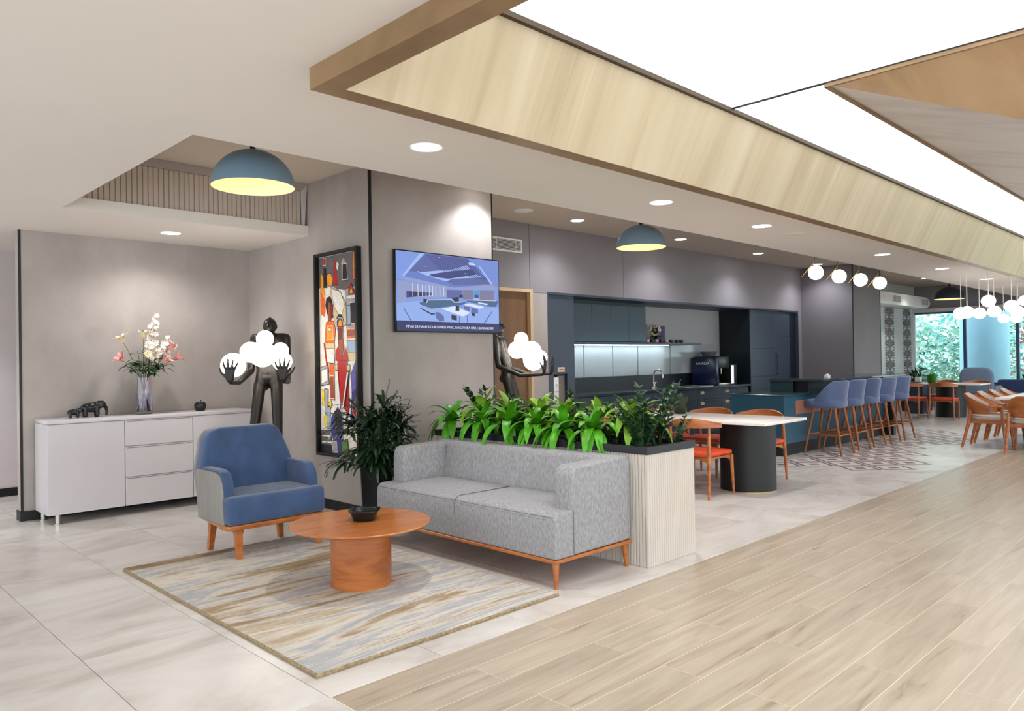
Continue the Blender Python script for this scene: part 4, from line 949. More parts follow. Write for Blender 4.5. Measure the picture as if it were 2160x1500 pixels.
# ---- potted palm
t = thing('potted_palm', 'bushy dark green palm in a black faceted pot beside the sofa', 'potted plant', (3.68, 5.40, 0))
b = B(); b.lathe([(.125, 0), (.158, .56), (.158, .58), (.146, .58), (.14, .53), (.002, .53)], n=6, cap1=False); b.build('pot', M('black_pot', srgb(22, 25, 29), .3), t, smooth=20)
B().lathe([(.002, .55), (.14, .55)], n=6, cap0=False, cap1=False).build('soil', soil_m, t, smooth=0)
QR = random.Random(21)
pt = []
for i in range(70):
    a = QR.uniform(0, 2*PI); el = QR.uniform(-.3, 1.45); rad = QR.uniform(.10, .30)*math.cos(el*.6); hz = .62+.36*max(-.25, math.sin(el))*QR.uniform(.5, 1.15)
    p1 = Vector((rad*math.cos(a), rad*math.sin(a), hz)); 
    if p1.x > .12: p1.x = .12
    b = B(); b.tube([(p1.x*.25, p1.y*.25, .54), (p1.x*.6, p1.y*.6, .54+(hz-.54)*.6), tuple(p1)], [.005, .004, .0035], 5)
    nl = QR.randint(6, 9); out = Vector((math.cos(a), math.sin(a), .25+.5*math.sin(max(el, 0))))
    for k in range(nl):
        da = (k/(nl-1)-.5)*2.3; ca, sa = math.cos(da), math.sin(da)
        d = Vector((out.x*ca-out.y*sa, out.x*sa+out.y*ca, out.z+QR.uniform(-.25, .25)))
        if p1.x+d.x*.25 > .165: d.x = min(d.x, (.165-p1.x)/.3)
        leaf_mesh(b, p1, d, QR.uniform(.18, .30), QR.uniform(.022, .034), droop=QR.uniform(.5, 1.5), fold=.2, seg=6, wp=lambda s: min(1, s*6+.25)*(1-max(0, s-.75)*2.2))
    for v in b.bm.verts:
        v.co.x = min(v.co.x, .178)
        if v.co.y < -.385 and v.co.z < .765: v.co.y = -.385
    b.build('frond', leaf_p, t, 60, recalc=False)

# ================================================================== DINING
t = thing('dining_table', 'white-topped dining table on dark ribbed drum bases behind the planter', 'table', (7.44, 4.78, 0))
B().rbox(-.47, -1.22, .715, .47, 1.22, .745, .004, 2).build('table_top', white_top, t)
flut = lambda a: 1+.004*math.cos(60*a)
for y in (-.78, .78):
    o = B().lathe([(.285, 0), (.285, .715)], c=(0, y, 0), n=120, sq=flut).build('base', blk_wood, t)
    B().lathe([(.287, 0), (.287, .006)], c=(0, y, 0), n=60).build('foot_ring', brass, o)
# chairs (front = +X)
def dining_chair():
    t = thing('dining_chair', 'x', 'chair', (0, 0, 0), 0, 'wooden dining chairs with orange seats')
    for s in (-1, 1):
        B().tube([(-.245, s*.235, 0), (-.215, s*.225, .42), (-.20, s*.222, .70)], [.0125, .021, .012], 12).build('leg', teak, t)
        B().tube([(.235, s*.235, 0), (.215, s*.225, .41)], [.012, .020], 12).build('leg', teak, t)
        B().prism([(-.21, .355), (-.19, .41), (.21, .41), (.215, .36), (.10, .385), (-.08, .385)], 'Y', s*.212-.009, s*.212+.009, .003, 1).build('apron', teak, t)
    for x in (-.205, .208):
        B().prism([(-.22, .35), (-.21, .41), (.21, .41), (.22, .35), (.10, .385), (-.10, .385)], 'X', x-.009, x+.009, .003, 1).build('apron', teak, t)
    B().prism([(-.22, -.235), (.19, -.25), (.24, -.21), (.24, .21), (.19, .25), (-.22, .235), (-.25, .15), (-.25, -.15)], 'Z', .415, .462, .018, 3).build('seat', orange_l, t)
    rows = []
    for i in range(25):
        a = -1+2*i/24; y = .285*a; x = -.245+.17*a*a; hh = .05*(1-.55*a*a); th = .014-.003*abs(a); z = .725+.02*(1-a*a)
        rows.append([(x-th, y, z-hh), (x+th, y, z-hh*.9), (x+th, y, z+hh*.8), (x, y, z+hh), (x-th-.008*(1-a*a), y, z+hh*.6)])
    b = B(); b.surf(rows, close=True); b.poly(rows[0]); b.poly(rows[-1][::-1]); b.build('backrest', teak, t, 50)
    return t
ch = dining_chair(); G = 'wooden dining chairs with orange seats'
ch.location = (6.82, 4.19, 0); ch['label'] = 'orange-seated wooden chair backing onto the planter, near end of the dining table'
dup(ch, (6.84, 4.82, 0), .02, 'orange-seated wooden chair in the middle of the planter side of the dining table')
dup(ch, (6.83, 5.45, 0), -.03, 'orange-seated wooden chair farthest along the planter side of the dining table')
dup(ch, (8.02, 4.20, 0), PI, 'orange-seated wooden chair at the near end of the table, on the bar side')
dup(ch, (8.03, 4.83, 0), PI+.03, 'orange-seated wooden chair in the middle of the table, on the bar side')
dup(ch, (8.02, 5.46, 0), PI-.02, 'orange-seated wooden chair at the far end of the table, on the bar side')
t = thing('glass_vase', 'green glass vase standing on the dining table', 'vase', (7.66, 4.97, .745))
B().lathe([(.002, 0), (.066, 0), (.078, .02), (.082, .10), (.098, .20), (.094, .20), (.077, .10), (.072, .03), (.002, .02)], n=40, cap0=False, cap1=False).build('vase_body', green_gl, t, 60)
b = B()
for i in range(9):
    a = i*.7; p = Vector((.02*math.cos(a), .02*math.sin(a), .04)); leaf_mesh(b, p, (math.cos(a)*.35, math.sin(a)*.35, 1), .13, .03, .3)
b.build('leaves', leaf_d, t, 60, recalc=False)

# ================================================================== KITCHEN
KB = 7.60                                  # back of the recess
struct(B().box(KX0, KB, 0, KX1, KB+.05, KZ+.1).build('wall_kitchen_back', M('recess_grey', srgb(170, 172, 174), .6), smooth=0))
b = B(); b.box(KX0-.02, KY-.005, 0, KX0, KB, KZ+.02); b.box(KX1-.02, KY-.005, 0, KX1, KB, KZ+.02); b.box(KX0, KY-.005, KZ-.012, KX1-.02, KB, KZ+.02); struct(b.build('trim_7', navy, smooth=0))
t = thing('tall_cupboard', 'tall dark navy cupboard with a water dispenser niche at the left of the kitchen', 'cupboard', (KX0, 6.95, 0))
W_ = .56
b = B(); b.box(0, .02, .08, .10, .62, 2.288); b.box(.40, .02, .08, W_, .62, 2.288); b.box(.10, .02, 1.20, .40, .62, 2.288); b.box(.10, .02, .08, .40, .62, .76); b.box(.10, .45, .76, .40, .62, 1.20); b.build('body', navy, t, smooth=0)
b = B(); b.box(0, 0, 1.21, W_-.003, .018, 2.286); b.box(0, 0, .085, W_-.003, .018, .75); b.box(0, 0, .75, .115, .018, 1.21); b.box(.395, 0, .75, W_-.003, .018, 1.21); b.build('door', navy, t, smooth=0)
B().box(.20, -.003, 1.235, .34, -.0005, 1.30).build('sign', M('cream_sign', srgb(226, 206, 176), .5), t, smooth=0)
B().box(.225, -.0042, 1.258, .315, -.003, 1.276).build('sign_print', M('sign_red', srgb(170, 70, 30), .5), t, smooth=0)
t = thing('water_dispenser', 'white and steel water dispenser inside the tall cupboard niche', 'dispenser', (KX0+.118, 6.962, .762))
B().rbox(0, 0, 0, .115, .34, .40, .008, 2).build('body', wht_pl, t)
B().box(.012, -.004, .03, .07, .0, .085).build('label', M('blue_label', srgb(40, 76, 160), .4), t, smooth=0)
B().box(.01, -.004, .20, .105, .0, .206).build('gap', black_trim, t, smooth=0)
b = B(); b.tube([(.055, 0, .30), (.055, -.03, .30), (.055, -.03, .27)], .007, 8); b.build('tap', chrome, t)
B().box(.12, .03, 0, .27, .36, .42).build('side_panel', M('taupe_panel', srgb(120, 112, 104), .5), t, smooth=0)
# base units
cx = [8.10, 8.90, 9.70, 10.50, 11.30, 12.10, 13.06]
for i in range(6):
    a, c = cx[i], cx[i+1]
    l = ['first from the tall cupboard', 'second from the tall cupboard', 'third from the tall cupboard', 'below the tap', 'under the coffee machine', 'at the right end before the bar'][i]
    t = thing('base_cabinet', 'dark navy base cabinet in the kitchen run, '+l, 'cabinet', (a, 6.98, 0), 0, 'kitchen base cabinets')
    w_ = c-a
    b = B(); b.box(0, .02, .1, w_, .60, .86); b.box(.0, .05, 0, w_, .1, .1); b.build('body', navy_d, t, smooth=0)
    if i in (0, 1, 2):
        for k in range(2):
            o = B().rbox(.003+k*w_/2, 0, .11, w_/2-.003+k*w_/2, .018, .85, .002, 1).build('door', navy, t)
    else:
        for (z0, z1) in ((.68, .85), (.40, .67), (.11, .39)):
            o = B().rbox(.003, 0, z0, w_-.003, .018, z1, .002, 1).build('drawer', navy, t)
            b = B(); b.box(w_*.25, -.02, z1-.03, w_*.75, -.012, z1-.018); b.box(w_*.25, -.02, z1-.03, w_*.27, 0, z1-.018); b.box(w_*.73, -.02, z1-.03, w_*.75, 0, z1-.018); b.build('handle', black_trim, o, smooth=0)
            if i > 3 and z0 > .3: B().box(w_*.12, -.002, z1-.08, w_*.26, 0, z1-.03).build('sticker', M('cream_sign', srgb(226, 206, 176), .5), o, smooth=0)
tag(B().rbox(8.08, 6.94, .862, 13.08, KB-.001, .90, .004, 1).build('worktop', worktop), 'dark stone worktop running along the kitchen wall', 'worktop')
tag(B().box(8.08, KB-.03, .90, 13.08, KB-.001, 1.12).build('splash_upstand', navy_d, smooth=0), 'dark upstand panel along the back of the kitchen worktop', 'splashback')
t = thing('splashback', 'pale glass splashback panels lit by the under-shelf light', 'splashback', (8.08, KB-.03, 1.12))
x = 0
for w_ in (.22, .72, .72, .68, .96, 1.5):
    B().rbox(x+.011, 0, 0, x+w_-.011, .028, .53, .003, 1).build('panel', splash_m, t); x += w_
o = B().box(0, .02, -.0, x, .0295, .53).build('backing', navy_l, t, smooth=0)
# wall units, shelf, light strip
for i in range(4):
    a = 8.36+i*.46
    l = ['nearest the dark gap', 'second from the left', 'third from the left', 'next to the open shelf'][i]
    t = thing('wall_cabinet', 'slate blue handleless wall cabinet above the splashback, '+l, 'cabinet', (a, 7.24, 1.67), 0, 'kitchen wall cabinets')
    B().box(0, .02, 0, .46, .355, .56).build('body', navy_d, t, smooth=0); B().rbox(.002, 0, 0, .458, .019, .56, .002, 1).build('door', navy_l, t)
tag(B().box(8.08, 7.26, 1.65, 8.355, KB-.002, 2.286).build('filler_panel', navy_d, smooth=0), 'dark filler panel between the tall cupboard and the wall cabinets', 'panel')
tag(B().box(8.36, 7.26, 2.232, 10.2, KB-.002, 2.287).build('pelmet', navy_d, smooth=0), 'dark pelmet strip above the slate blue wall cabinets', 'panel')
t = thing('wall_shelf', 'slate grey floating shelf lit from below above the sink', 'shelf', (8.08, 7.24, 1.63))
B().rbox(0, 0, 0, 3.78, .358, .034, .003, 1).build('board', navy_l, t)
B().box(.03, .22, -.012, 3.1, .25, -.001).build('light_strip', EM('strip_glow', (.85, .97, 1), 5), t, smooth=0)
light('shelf_glow', 'AREA', (1.6, .235, -.02), 3, (.82, .95, 1), t, shape='RECTANGLE', size=3.0, size_y=.03)
sz = 1.664
def vase_thing(x, y, label, mat, h_, name='jar', grp='small items on the kitchen shelf', k=1.0):
    t = thing(name, label, name.replace('_', ' '), (x, y, sz), 0, grp)
    B().lathe([(.03*k, 0), (.042*k, .01), (.045*k, h_*.5), (.034*k, h_*.85), (.036*k, h_)], n=20).build('body', mat, t)
    B().lathe([(.037*k, h_), (.037*k, h_+.018), (.006, h_+.024), (.006, h_+.036)], n=20).build('lid', chrome, t)
CUP = M('pink_ceramic', srgb(206, 150, 148), .4); CUP2 = M('dark_ceramic', srgb(40, 42, 46), .4)
labs = ['small pale cup at the left of the kitchen shelf', 'small dark cup second on the kitchen shelf', 'small pink cup third on the kitchen shelf', 'small dark cup before the flower pot on the shelf', 'small pink cup right of the flower pot on the shelf', 'small dark cup sixth on the kitchen shelf', 'small dark glass near the right end of the shelf', 'small dark glass last on the kitchen shelf']
for i, x in enumerate((10.32, 10.46, 10.58, 10.72, 10.86, 11.02, 11.18, 11.32)):
    t = thing('cup', labs[i], 'cup', (x, 7.30, sz), 0, 'cups on the kitchen shelf')
    mt = (CUP, CUP2, CUP, CUP2, CUP, CUP2, CUP2, CUP2)[i]
    B().lathe([(.022, 0), (.034, .012), (.038, .055), (.036, .055), (.031, .014), (.002, .008)], n=20, cap1=False).build('cup_body', mt, t)
    B().tube([(.036, 0, .045), (.058, 0, .042), (.058, 0, .02), (.034, 0, .016)], .004, 6).build('handle', mt, t)
for i, (x, w_, h_, c, l) in enumerate(((10.26, .19, .31, (66, 56, 44), 'dark brown box leaning at the left of the kitchen shelf'), (10.47, .10, .31, (110, 100, 84), 'taupe box beside the dark brown one on the shelf'), (10.86, .22, .30, (64, 56, 112), 'purple book standing behind the flower pot on the shelf'))):
    t = thing('book', l, 'book', (x, 7.47, sz), 0, 'books standing on the kitchen shelf')
    B().rbox(0, 0, 0, w_, .05, h_, .003, 1).build('cover', M('cover_%d' % i, srgb(*c), .5, var=.1), t)
    B().box(.004, .004, h_-.002, w_-.004, .046, h_+.002).build('pages', petal_w, t, smooth=0)
    if i == 0: B().box(0, -.002, .02, w_, 0, .05).build('band', M('yellow_band', srgb(206, 160, 30), .5), t, smooth=0)
t = thing('potted_flower', 'pale hydrangea bunch in a dark pot on the kitchen shelf', 'plant', (10.72, 7.40, sz))
B().lathe([(.04, 0), (.055, .09), (.05, .09), (.002, .08)], n=20, cap1=False).build('pot', CUP2, t)
b = B(); rr = random.Random(2)
for k in range(46):
    c = Vector((rr.uniform(-1, 1), rr.uniform(-1, 1), rr.uniform(-1, 1)))
    if c.length > 1 or c.length < .01: continue
    petal_flower(b, Vector((0, 0, .22))+c*.095, c, 4, .035, .035, .9)
b.build('blossom', petal_c, t, 60, recalc=False)
b = B()
for k in range(8): leaf_mesh(b, (0, 0, .08), (math.cos(k*.8), math.sin(k*.8), .7), .13, .05, 1.0)
b.build('leaf', leaf_d, t, 60, recalc=False)
# tap, sink rim, coffee machine
t = thing('kitchen_tap', 'curved chrome swan-neck tap behind the kitchen sink', 'tap', (10.62, 7.40, .90))
B().lathe([(.06, 0), (.055, .012), (.026, .02), (.026, .09), (.016, .10)], n=20).build('base', chrome, t)
B().tube([(0, 0, .09)]+[(0, -.09+.09*math.cos(a), .22+.09*math.sin(a)) for a in [i*PI/12 for i in range(13)]]+[(0, -.18, .17)], .013, 10).build('spout', chrome, t)
B().tube([(.02, 0, .06), (.07, 0, .10)], .007, 8).build('lever', chrome, t)
t = thing('sink', 'steel inset sink in the dark worktop', 'sink', (11.0, 7.03, .90))
b = B(); b.box(0, 0, 0, .9, .03, .006); b.box(0, .39, 0, .9, .42, .006); b.box(0, .03, 0, .03, .39, .006); b.box(.87, .03, 0, .9, .39, .006); b.build('rim', chrome, t, smooth=0)
B().box(.03, .03, .0005, .87, .39, .002).build('basin', M('sink_steel', srgb(196, 200, 204), .2, .8), t, smooth=0)
t = thing('coffee_machine', 'dark blue and black coffee machine on the kitchen worktop', 'coffee machine', (11.98, 7.02, .90))
BLU = M('deep_blue_gloss', srgb(18, 26, 62), .25)
B().rbox(0, 0, 0, .10, .50, .50, .012, 2).build('side_panel', BLU, t)
B().rbox(.10, .22, 0, .50, .50, .52, .01, 2).build('body', black_trim, t)
B().rbox(.10, .02, .30, .50, .24, .52, .02, 2).build('front_head', blk_ceram, t)
B().rbox(.10, 0, 0, .50, .24, .04, .008, 2).build('drip_tray', chrome, t)
for x in (.22, .34): B().tube([(x, .1, .30), (x, .1, .2)], [.02, .012], 10).build('spout', chrome, t)
B().lathe([(.10, .52), (.15, .60), (.15, .61), (.002, .61)], c=(.30, .32, 0), n=28).build('bean_hopper', M('smoked_plastic', srgb(90, 92, 100), .1), t)
B().rbox(.16, .08, .04, .24, .16, .12, .01, 2).build('cup', wht_pl, t)
textmesh('brand', 'LAVAZZA', .055, wht_pl, t, (-.0012, .40, .375), (PI/2, 0, -PI/2), width=.26)
t = thing('milk_cooler', 'slim black milk cooler with a lit white strip beside the coffee machine', 'appliance', (12.56, 7.06, .90))
B().rbox(0, 0, 0, .22, .42, .37, .008, 2).build('body', black_trim, t); B().box(.02, -.004, .02, .10, 0, .35).build('lit_strip', EM('cool_strip', (.7, .9, 1), 1.0), t, smooth=0)
# tall units at the right
for i, (a, c) in enumerate(((13.10, 14.0), (14.0, 14.72))):
    t = thing('tall_cupboard', ['dark navy tall cupboard right of the coffee machine', 'dark navy tall cupboard with a black bar handle, rightmost in the kitchen'][i], 'cupboard', (a, 6.95, 0), 0, 'right-hand tall cupboards')
    B().box(0, .02, .0, c-a, .64, 2.287).build('body', navy_d, t, smooth=0)
    for (z0, z1) in ((.06, 1.02), (1.026, 1.55), (1.556, 2.286)) if i == 0 else ((.06, 1.80), (1.806, 2.286)):
        o = B().rbox(.003, 0, z0, c-a-.003, .019, z1, .002, 1).build('door', navy, t)
    if i == 1: B().tube([(.12, .0, 1.45), (.12, -.03, 1.45), (.12, -.03, 1.05), (.12, 0, 1.05)], .009, 8).build('handle', black_trim, o)
tag(B().box(14.73, 6.97, 0, 15.02, KB-.01, 2.286).build('filler_panel', navy_d, smooth=0), 'dark filler panel at the right end of the kitchen recess', 'panel')

# ================================================================== BAR
t = thing('bar_counter', 'teal bar counter with raised dark top and copper-toned inset behind the stools', 'bar counter', (10.09, 4.87, 0))
LB = 3.95
b = B(); b.box(.03, .03, 0, LB, .76, .17); b.build('plinth', navy_d, t, smooth=0)
b = B(); b.box(0, 0, .17, LB, .80, .835); b.build('body', teal_l, t, smooth=0)
B().rbox(-.015, -.015, .835, 1.0, .82, .86, .003, 1).build('low_top', M('teal_top', srgb(44, 70, 78), .2), t)
for k in range(5): B().rbox(.36+k*.72, -.012, .57, .36+k*.72+.705, .0, .765, .003, 1).build('inset_panel', M('copper_panel', srgb(150, 104, 88), .4, var=.08), t)
b = B(); b.box(1.02, .10, .835, LB, .60, 1.02); b.build('riser', navy_d, t, smooth=0)
B().rbox(.91, -.17, 1.02, 4.42, .66, 1.055, .004, 1).build('bar_top', M('slate_top', srgb(52, 66, 70), .12), t)
B().box(.93, .30, .86, .955, .66, 1.02).build('end_panel', M('teal_glass', srgb(44, 66, 72), .2), t, smooth=0)
B().box(3.86, -.13, 0, 3.98, .60, 1.02).build('support_panel', navy_d, t, smooth=0)
def shell_back(b, r0, r1, th, a0, zlo, ztop, n=28, sx=1.0, sy=1.0, lean=.0):
    """curved wrap-around back shell; angle measured from -X; ztop(a) gives its upper rim"""
    rows = []
    for i in range(n+1):
        a = -a0 + 2*a0*i/n; zt = ztop(abs(a)/a0)
        col_ = []
        for (rr, z, out) in ((r0, zlo, 0), ((r0+r1)/2, (zlo+zt)/2, 0), (r1, zt-.012, 0), (r1-th/2, zt, 0), (r1-th, zt-.012, 1), ((r0+r1)/2-th, (zlo+zt)/2, 1), (r0-th, zlo, 1)):
            col_.append((-rr*sx*math.cos(a)-lean*max(0, z-zlo)*math.cos(a), rr*sy*math.sin(a), z))
        rows.append(col_)
    b.surf(rows, close=True); b.poly(rows[0]); b.poly(rows[-1][::-1]); return b
def bar_stool():
    t = thing('bar_stool', 'x', 'bar stool', (0, 0, 0), 0, 'blue bar stools along the bar')
    b = B(); b.prism([(.26, -.19), (.28, -.12), (.28, .12), (.26, .19), (.1, .235), (-.1, .235), (-.2, .18), (-.235, .08), (-.235, -.08), (-.2, -.18), (-.1, -.235), (.1, -.235)], 'Z', .655, .775, .03, 3); b.build('seat', blue_vel2, t)
    sm_ = lambda q: 1.045-(.26*max(0, (q-.45)/.55)**1.3)
    b = B(); shell_back(b, .235, .27, .045, 1.95, .68, sm_, 30, 1.0, .96, .05); b.build('backrest', blue_vel2, t, 60)
    for (sx, sy) in ((1, 1), (1, -1), (-1, 1), (-1, -1)):
        B().tube([(sx*.15, sy*.15, .66), (sx*.265, sy*.225, 0)], [.021, .014], 10).build('leg', teak_d, t)
    z = .27; k = 1-z/.66
    px, py = .15+(.115)*k, .15+.075*k
    for (p, q) in (((px, py), (px, -py)), ((px, -py), (-px, -py)), ((-px, -py), (-px, py)), ((-px, py), (px, py))): B().tube([(p[0], p[1], z), (q[0], q[1], z)], .011, 8).build('footrest', teak_d, t)
    return t
st = bar_stool(); st.location = (10.88, 4.575, 0); st.rotation_euler = (0, 0, PI/2)
sl = ['blue velvet bar stool nearest the camera, at the left end of the bar', 'blue velvet bar stool, second from the left along the bar', 'blue velvet bar stool in the middle of the row of five', 'blue velvet bar stool, second from the right along the bar', 'blue velvet bar stool at the far right end of the bar']
st['label'] = sl[0]
for i, x in enumerate((11.50, 12.12, 12.78, 13.44)): dup(st, (x, 4.575, 0), PI/2+(.02, -.03, .03, -.02)[i], sl[i+1])
t = thing('napkin_holder', 'small white napkin holder on the bar top', 'holder', (11.55, 4.86, 1.055))
B().rbox(0, 0, 0, .10, .06, .05, .005, 1).build('holder', wht_pl, t); B().box(.01, .02, .05, .09, .04, .065).build('napkins', petal_w, t, smooth=0)

# ================================================================== RIGHT-HAND TABLE AND TUB CHAIRS
t = thing('long_table', 'long white-topped table on dark drum bases at the right edge', 'table', (14.65, 2.40, 0))
B().rbox(-1.85, -.55, .715, 1.85, .55, .745, .004, 2).build('table_top', white_top, t)
for x in (-1.25, 1.25): B().lathe([(.30, 0), (.30, .715)], c=(x, 0, 0), n=90, sq=flut).build('base', blk_wood, t)
def tub_chair():
    t = thing('tub_chair', 'x', 'chair', (0, 0, 0), 0, 'plywood-backed grey tub chairs')
    sm_ = lambda q: .80-.17*min(1, max(0, (q-.25)/.75))
    lo_ = .50
    b = B(); shell_back(b, .27, .305, .016, 1.75, lo_, sm_, 30, .95, .97, .12); b.build('back_shell', teak, t, 60)
    sm2 = lambda q: .803-.17*min(1, max(0, (q-.25)/.75))
    b = B(); shell_back(b, .252, .287, .030, 1.35, lo_+.02, sm2, 26, .95, .97, .12); b.build('back_pad', grey_uph, t, 60)
    B().prism([(.26, -.20), (.28, -.12), (.28, .12), (.26, .20), (.1, .24), (-.12, .225), (-.22, .15), (-.22, -.15), (-.12, -.225), (.1, -.24)], 'Z', .415, .475, .022, 3).build('seat', grey_uph, t)
    b = B(); b.box(-.22, -.22, .365, .23, -.195, .415); b.box(-.22, .195, .365, .23, .22, .415); b.box(.20, -.2, .365, .225, .2, .415); b.box(-.22, -.2, .365, -.195, .2, .415); b.build('seat_frame', teak, t, smooth=0)
    for s in (-1, 1):
        b = B(); b.tube([(-.20, s*.235, .56), (-.215, s*.235, .40), (-.31, s*.26, 0)], [.026, .026, .017], 8); b.build('leg', teak, t)
        b = B(); b.tube([(.20, s*.25, .63), (.215, s*.235, .40), (.25, s*.25, 0)], [.018, .024, .017], 8); b.build('leg', teak, t)
        B().tube([(.06, s*.292, .625), (.21, s*.262, .62)], [.016, .018], 8).build('arm_end', teak, t)
    return t
tc_ = tub_chair(); tc_.location = (12.52, 2.44, 0); tc_['label'] = 'wooden tub chair at the head of the long table, back towards the camera'
ll = ['grey and plywood tub chair nearest the bar stools, first along the long table', 'grey and plywood tub chair, second along the long table', 'grey and plywood tub chair, third along the long table', 'grey and plywood tub chair, farthest along the long table']
for i, x in enumerate((12.98, 13.66, 14.34, 15.02)): dup(tc_, (x, 3.06, 0), -PI/2+(.03, -.02, .02, 0)[i], ll[i])

# ================================================================== FAR TABLE BY THE WINDOW
t = thing('square_table', 'small white-topped table on a dark drum base near the far window', 'table', (18.75, 5.16, 0))
B().rbox(-.42, -.68, .715, .42, .68, .745, .004, 2).build('table_top', white_top, t)
B().lathe([(.29, 0), (.29, .715)], n=60).build('base', blk_wood, t)
dup(ch, (17.98, 5.08, 0), .05, 'far orange-seated chair with its back to the room, before the window table')
dup(ch, (17.98, 5.72, 0), -.08, 'far orange-seated chair partly hidden behind the last bar stool')
dup(ch, (19.48, 4.85, 0), PI+.1, 'far orange-seated chair on the window side of the small table')
dup(ch, (19.50, 5.50, 0), PI-.05, 'far orange-seated chair behind the green pot on the small table')
t = thing('green_pot', 'green glass pot on the small far table', 'pot', (18.35, 5.42, .745))
B().lathe([(.07, 0), (.085, .02), (.105, .2), (.1, .2), (.08, .03), (.002, .02)], n=28, cap1=False).build('pot_body', M('green_glaze', srgb(44, 110, 30), .2), t)
b = B()
for i in range(8): leaf_mesh(b, (0, 0, .1), (math.cos(i*.8)*.4, math.sin(i*.8)*.4, 1), .16, .05, .5)
b.build('leaf', leaf_b, t, 60, recalc=False)
t = thing('trough_planter', 'dark trough planter with spiky plant beside the far window', 'potted plant', (20.3, 6.35, 0))
B().rbox(-.35, -.25, 0, .35, .25, .80, .01, 1).build('trough', navy_d, t)
for i in range(34):
    a = PR.uniform(0, 2*PI); el = PR.uniform(.15, 1.4); b = B()
    leaf_mesh(b, (PR.uniform(-.2, .2), PR.uniform(-.1, .1), .78), (math.cos(a)*math.cos(el), math.sin(a)*math.cos(el), math.sin(el)), PR.uniform(.26, .42), .04, .8, seg=6); b.build('leaf', leaf_p, t, 60, recalc=False)
tag(B().rbox(19.4, 5.98, .745, 19.52, 6.1, .86, .006, 1).build('napkin_box', wht_pl), 'small white box at the left end of the far table group', 'box')
tag(B().rbox(19.3, 5.9, 0, 19.62, 6.2, .744, .006, 1).build('side_stand', navy), 'navy stand under the small white box', 'stand')
t = thing('lounge_chair', 'grey-blue high-backed lounge chair standing against the far window', 'armchair', (20.9, 5.12, 0))
UPB = M('blue_grey_upholstery', srgb(110, 128, 150), .9, var=.06, vs=(12, 12, 12))
B().prism([(-.36, .42), (-.36, .9), (-.30, 1.02), (-.2, 1.06), (.2, 1.06), (.30, 1.02), (.36, .9), (.36, .42)], 'X', -.34, -.20, .05, 3).build('backrest', UPB, t)
B().rbox(-.3, -.34, .28, .36, .34, .45, .04, 3).build('seat', UPB, t)
for s in (-1, 1): B().rbox(-.3, s*.36-.06, .28, .3, s*.36+.06, .62, .04, 3).build('armrest', UPB, t)
for (x, y) in ((-.26, -.3), (-.26, .3), (.3, -.3), (.3, .3)): B().tube([(x, y, .29), (x*1.1, y*1.1, 0)], [.02, .014], 8).build('leg', teak_d, t)
t = thing('banquette', 'long navy upholstered banquette below the far windows', 'bench', (21.1, 0, 0))
NV = M('navy_upholstery', srgb(52, 70, 108), .85, var=.06, vs=(6, 6, 6))
B().rbox(.45, -4, .05, .85, 4.9, .74, .03, 2).build('back_cushion', NV, t); B().rbox(0, -4, .12, .46, 4.9, .45, .03, 2).build('seat', NV, t); B().box(.05, -4, 0, .8, 4.9, .12).build('plinth', navy_d, t, smooth=0)
for k in range(3):
    t = thing('basket', ['dark woven basket on the banquette ledge at the right edge', 'dark basket behind the first one on the banquette ledge', 'dark basket farther along the banquette ledge'][k], 'basket', (21.72, 4.28-k*.35, .74), 0, 'baskets on the banquette ledge')
    b = B(); b.lathe([(.09, 0), (.14, .12), (.135, .12), (.08, .01), (.002, .01)], n=20, cap1=False); b.build('basket_body', M('dark_rattan', srgb(70, 66, 54), .8, var=.2, vs=(40, 40, 40)), t)
    B().tube([(.138*math.cos(a), .138*math.sin(a), .12) for a in [i*PI/10 for i in range(21)]], .009, 6).build('rim', M('dark_rattan', (0, 0, 0)), t)

# ================================================================== OUTDOORS
struct(B().box(22.3, -40, -1.2, 80, 60, -1.0).build('ground', M('lawn', srgb(120, 150, 90), .95, var=.2, vs=(.6, .6, .6)), smooth=0))
t = thing('round_column', 'round blue-grey concrete column outside the window', 'column', (24.3, 5.82, -1.0))
b = B(); b.lathe([(.60, 0), (.60, 6.0)], n=56); b.build('shaft', M('bluish_concrete', srgb(150, 190, 210), .7, var=.08, vs=(1.5, 1.5, .7)), t)
B().lathe([(.64, 0), (.64, .3)], n=56).build('collar', M('bluish_concrete', (0, 0, 0)), t)
TR = random.Random(4)
fol = [M('foliage_glare_light', srgb(228, 246, 234), .7, var=.25, vs=(1.5, 1.5, 1.5)), M('foliage_glare_mid', srgb(198, 236, 216), .7, var=.3, vs=(1.5, 1.5, 1.5)), M('foliage_glare_deep', srgb(120, 186, 184), .7, var=.3, vs=(1.5, 1.5, 1.5))]  # leaf colours whitened to paint in the overexposed daylight
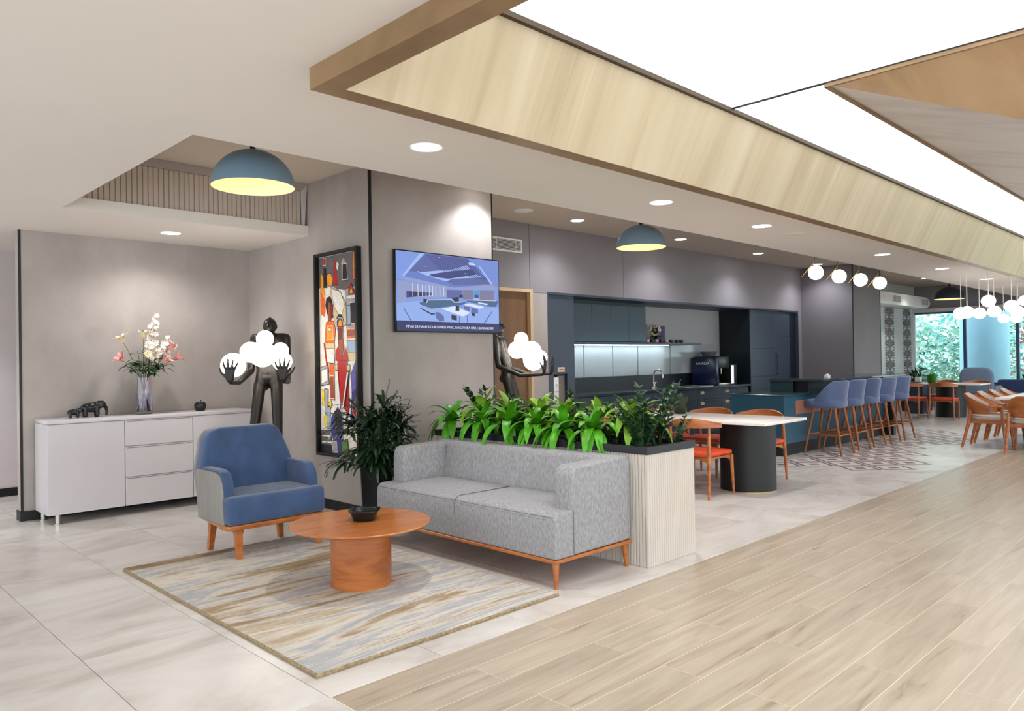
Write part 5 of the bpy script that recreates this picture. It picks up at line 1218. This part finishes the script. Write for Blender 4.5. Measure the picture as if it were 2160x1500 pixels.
def tree(x, y, rx, rz, zc, label, n=2600):
    t = thing('tree', label, 'tree', (x, y, -1.0), 0, 'trees outside the window')
    B().tube([(0, 0, 0), (.1, 0, zc*.6), (0, .1, zc+rz*.3)], [.16, .12, .05], 10).build('trunk', twig_m, t)
    vs, fs, mi = [], [], []
    cl = [(Vector((TR.gauss(0, .5)*rx, TR.gauss(0, .5)*rx, TR.uniform(-.9, .9)*rz)), TR.uniform(.35, .6)) for _ in range(26)]
    for i in range(n):
        c, r = cl[i % len(cl)]; p = c + Vector((TR.gauss(0, r), TR.gauss(0, r), TR.gauss(0, r)*.8)) + Vector((0, 0, zc))
        a = Vector((TR.uniform(-1, 1), TR.uniform(-1, 1), TR.uniform(-.6, .6))).normalized(); q = a.cross(Vector((TR.uniform(-1, 1), TR.uniform(-1, 1), 1))).normalized(); s = TR.uniform(.07, .15)
        k = len(vs); vs += [p-a*s, p+q*s*.5, p+a*s, p-q*s*.5]; fs.append((k, k+1, k+2, k+3)); mi.append(TR.choice((0, 0, 1, 1, 2)))
    me = bpy.data.meshes.new('crown'); me.from_pydata(vs, [], fs)
    for mm in fol: me.materials.append(mm)
    me.polygons.foreach_set('material_index', mi)
    o = obj('crown', me, t); o['kind'] = 'stuff'
for (x, y, rx, rz, zc, l) in ((26.6, 8.1, 1.3, 1.9, 1.9, 'overexposed leafy tree filling the left half of the far window'), (27.6, 6.6, 1.2, 1.9, 1.7, 'overexposed leafy tree just left of the outdoor column'), (29.5, 9.3, 1.8, 2.6, 2.9, 'taller leafy tree at the back left outside the window'), (27.0, 4.6, 1.0, 1.3, 1.2, 'low leafy tree right of the outdoor column'), (31.5, 7.2, 2.0, 2.8, 3.2, 'tall tree behind the others outside the window'), (28.5, 2.6, 1.4, 2.0, 1.8, 'leafy tree beyond the right edge of the window')):
    tree(x, y, rx, rz, zc, l)
t = thing('far_building', 'distant reddish-brown building seen right of the outdoor column', 'building', (40, 4, -1))
B().box(0, 0, 0, 8, 6, 5.2).build('facade', M('far_brick', srgb(140, 84, 96), .8, var=.1), t, smooth=0)
B().prism([(-.6, 5.2), (4, 7.4), (8.6, 5.2)], 'Y', -.5, 6.5).build('roof', M('far_roof', srgb(120, 60, 70), .8), t, smooth=0)
for k in range(3): B().box(-.03, .6+k*1.9, 2.4, 0, 1.7+k*1.9, 3.6).build('window', M('far_glass', srgb(70, 96, 120), .2), t, smooth=0)
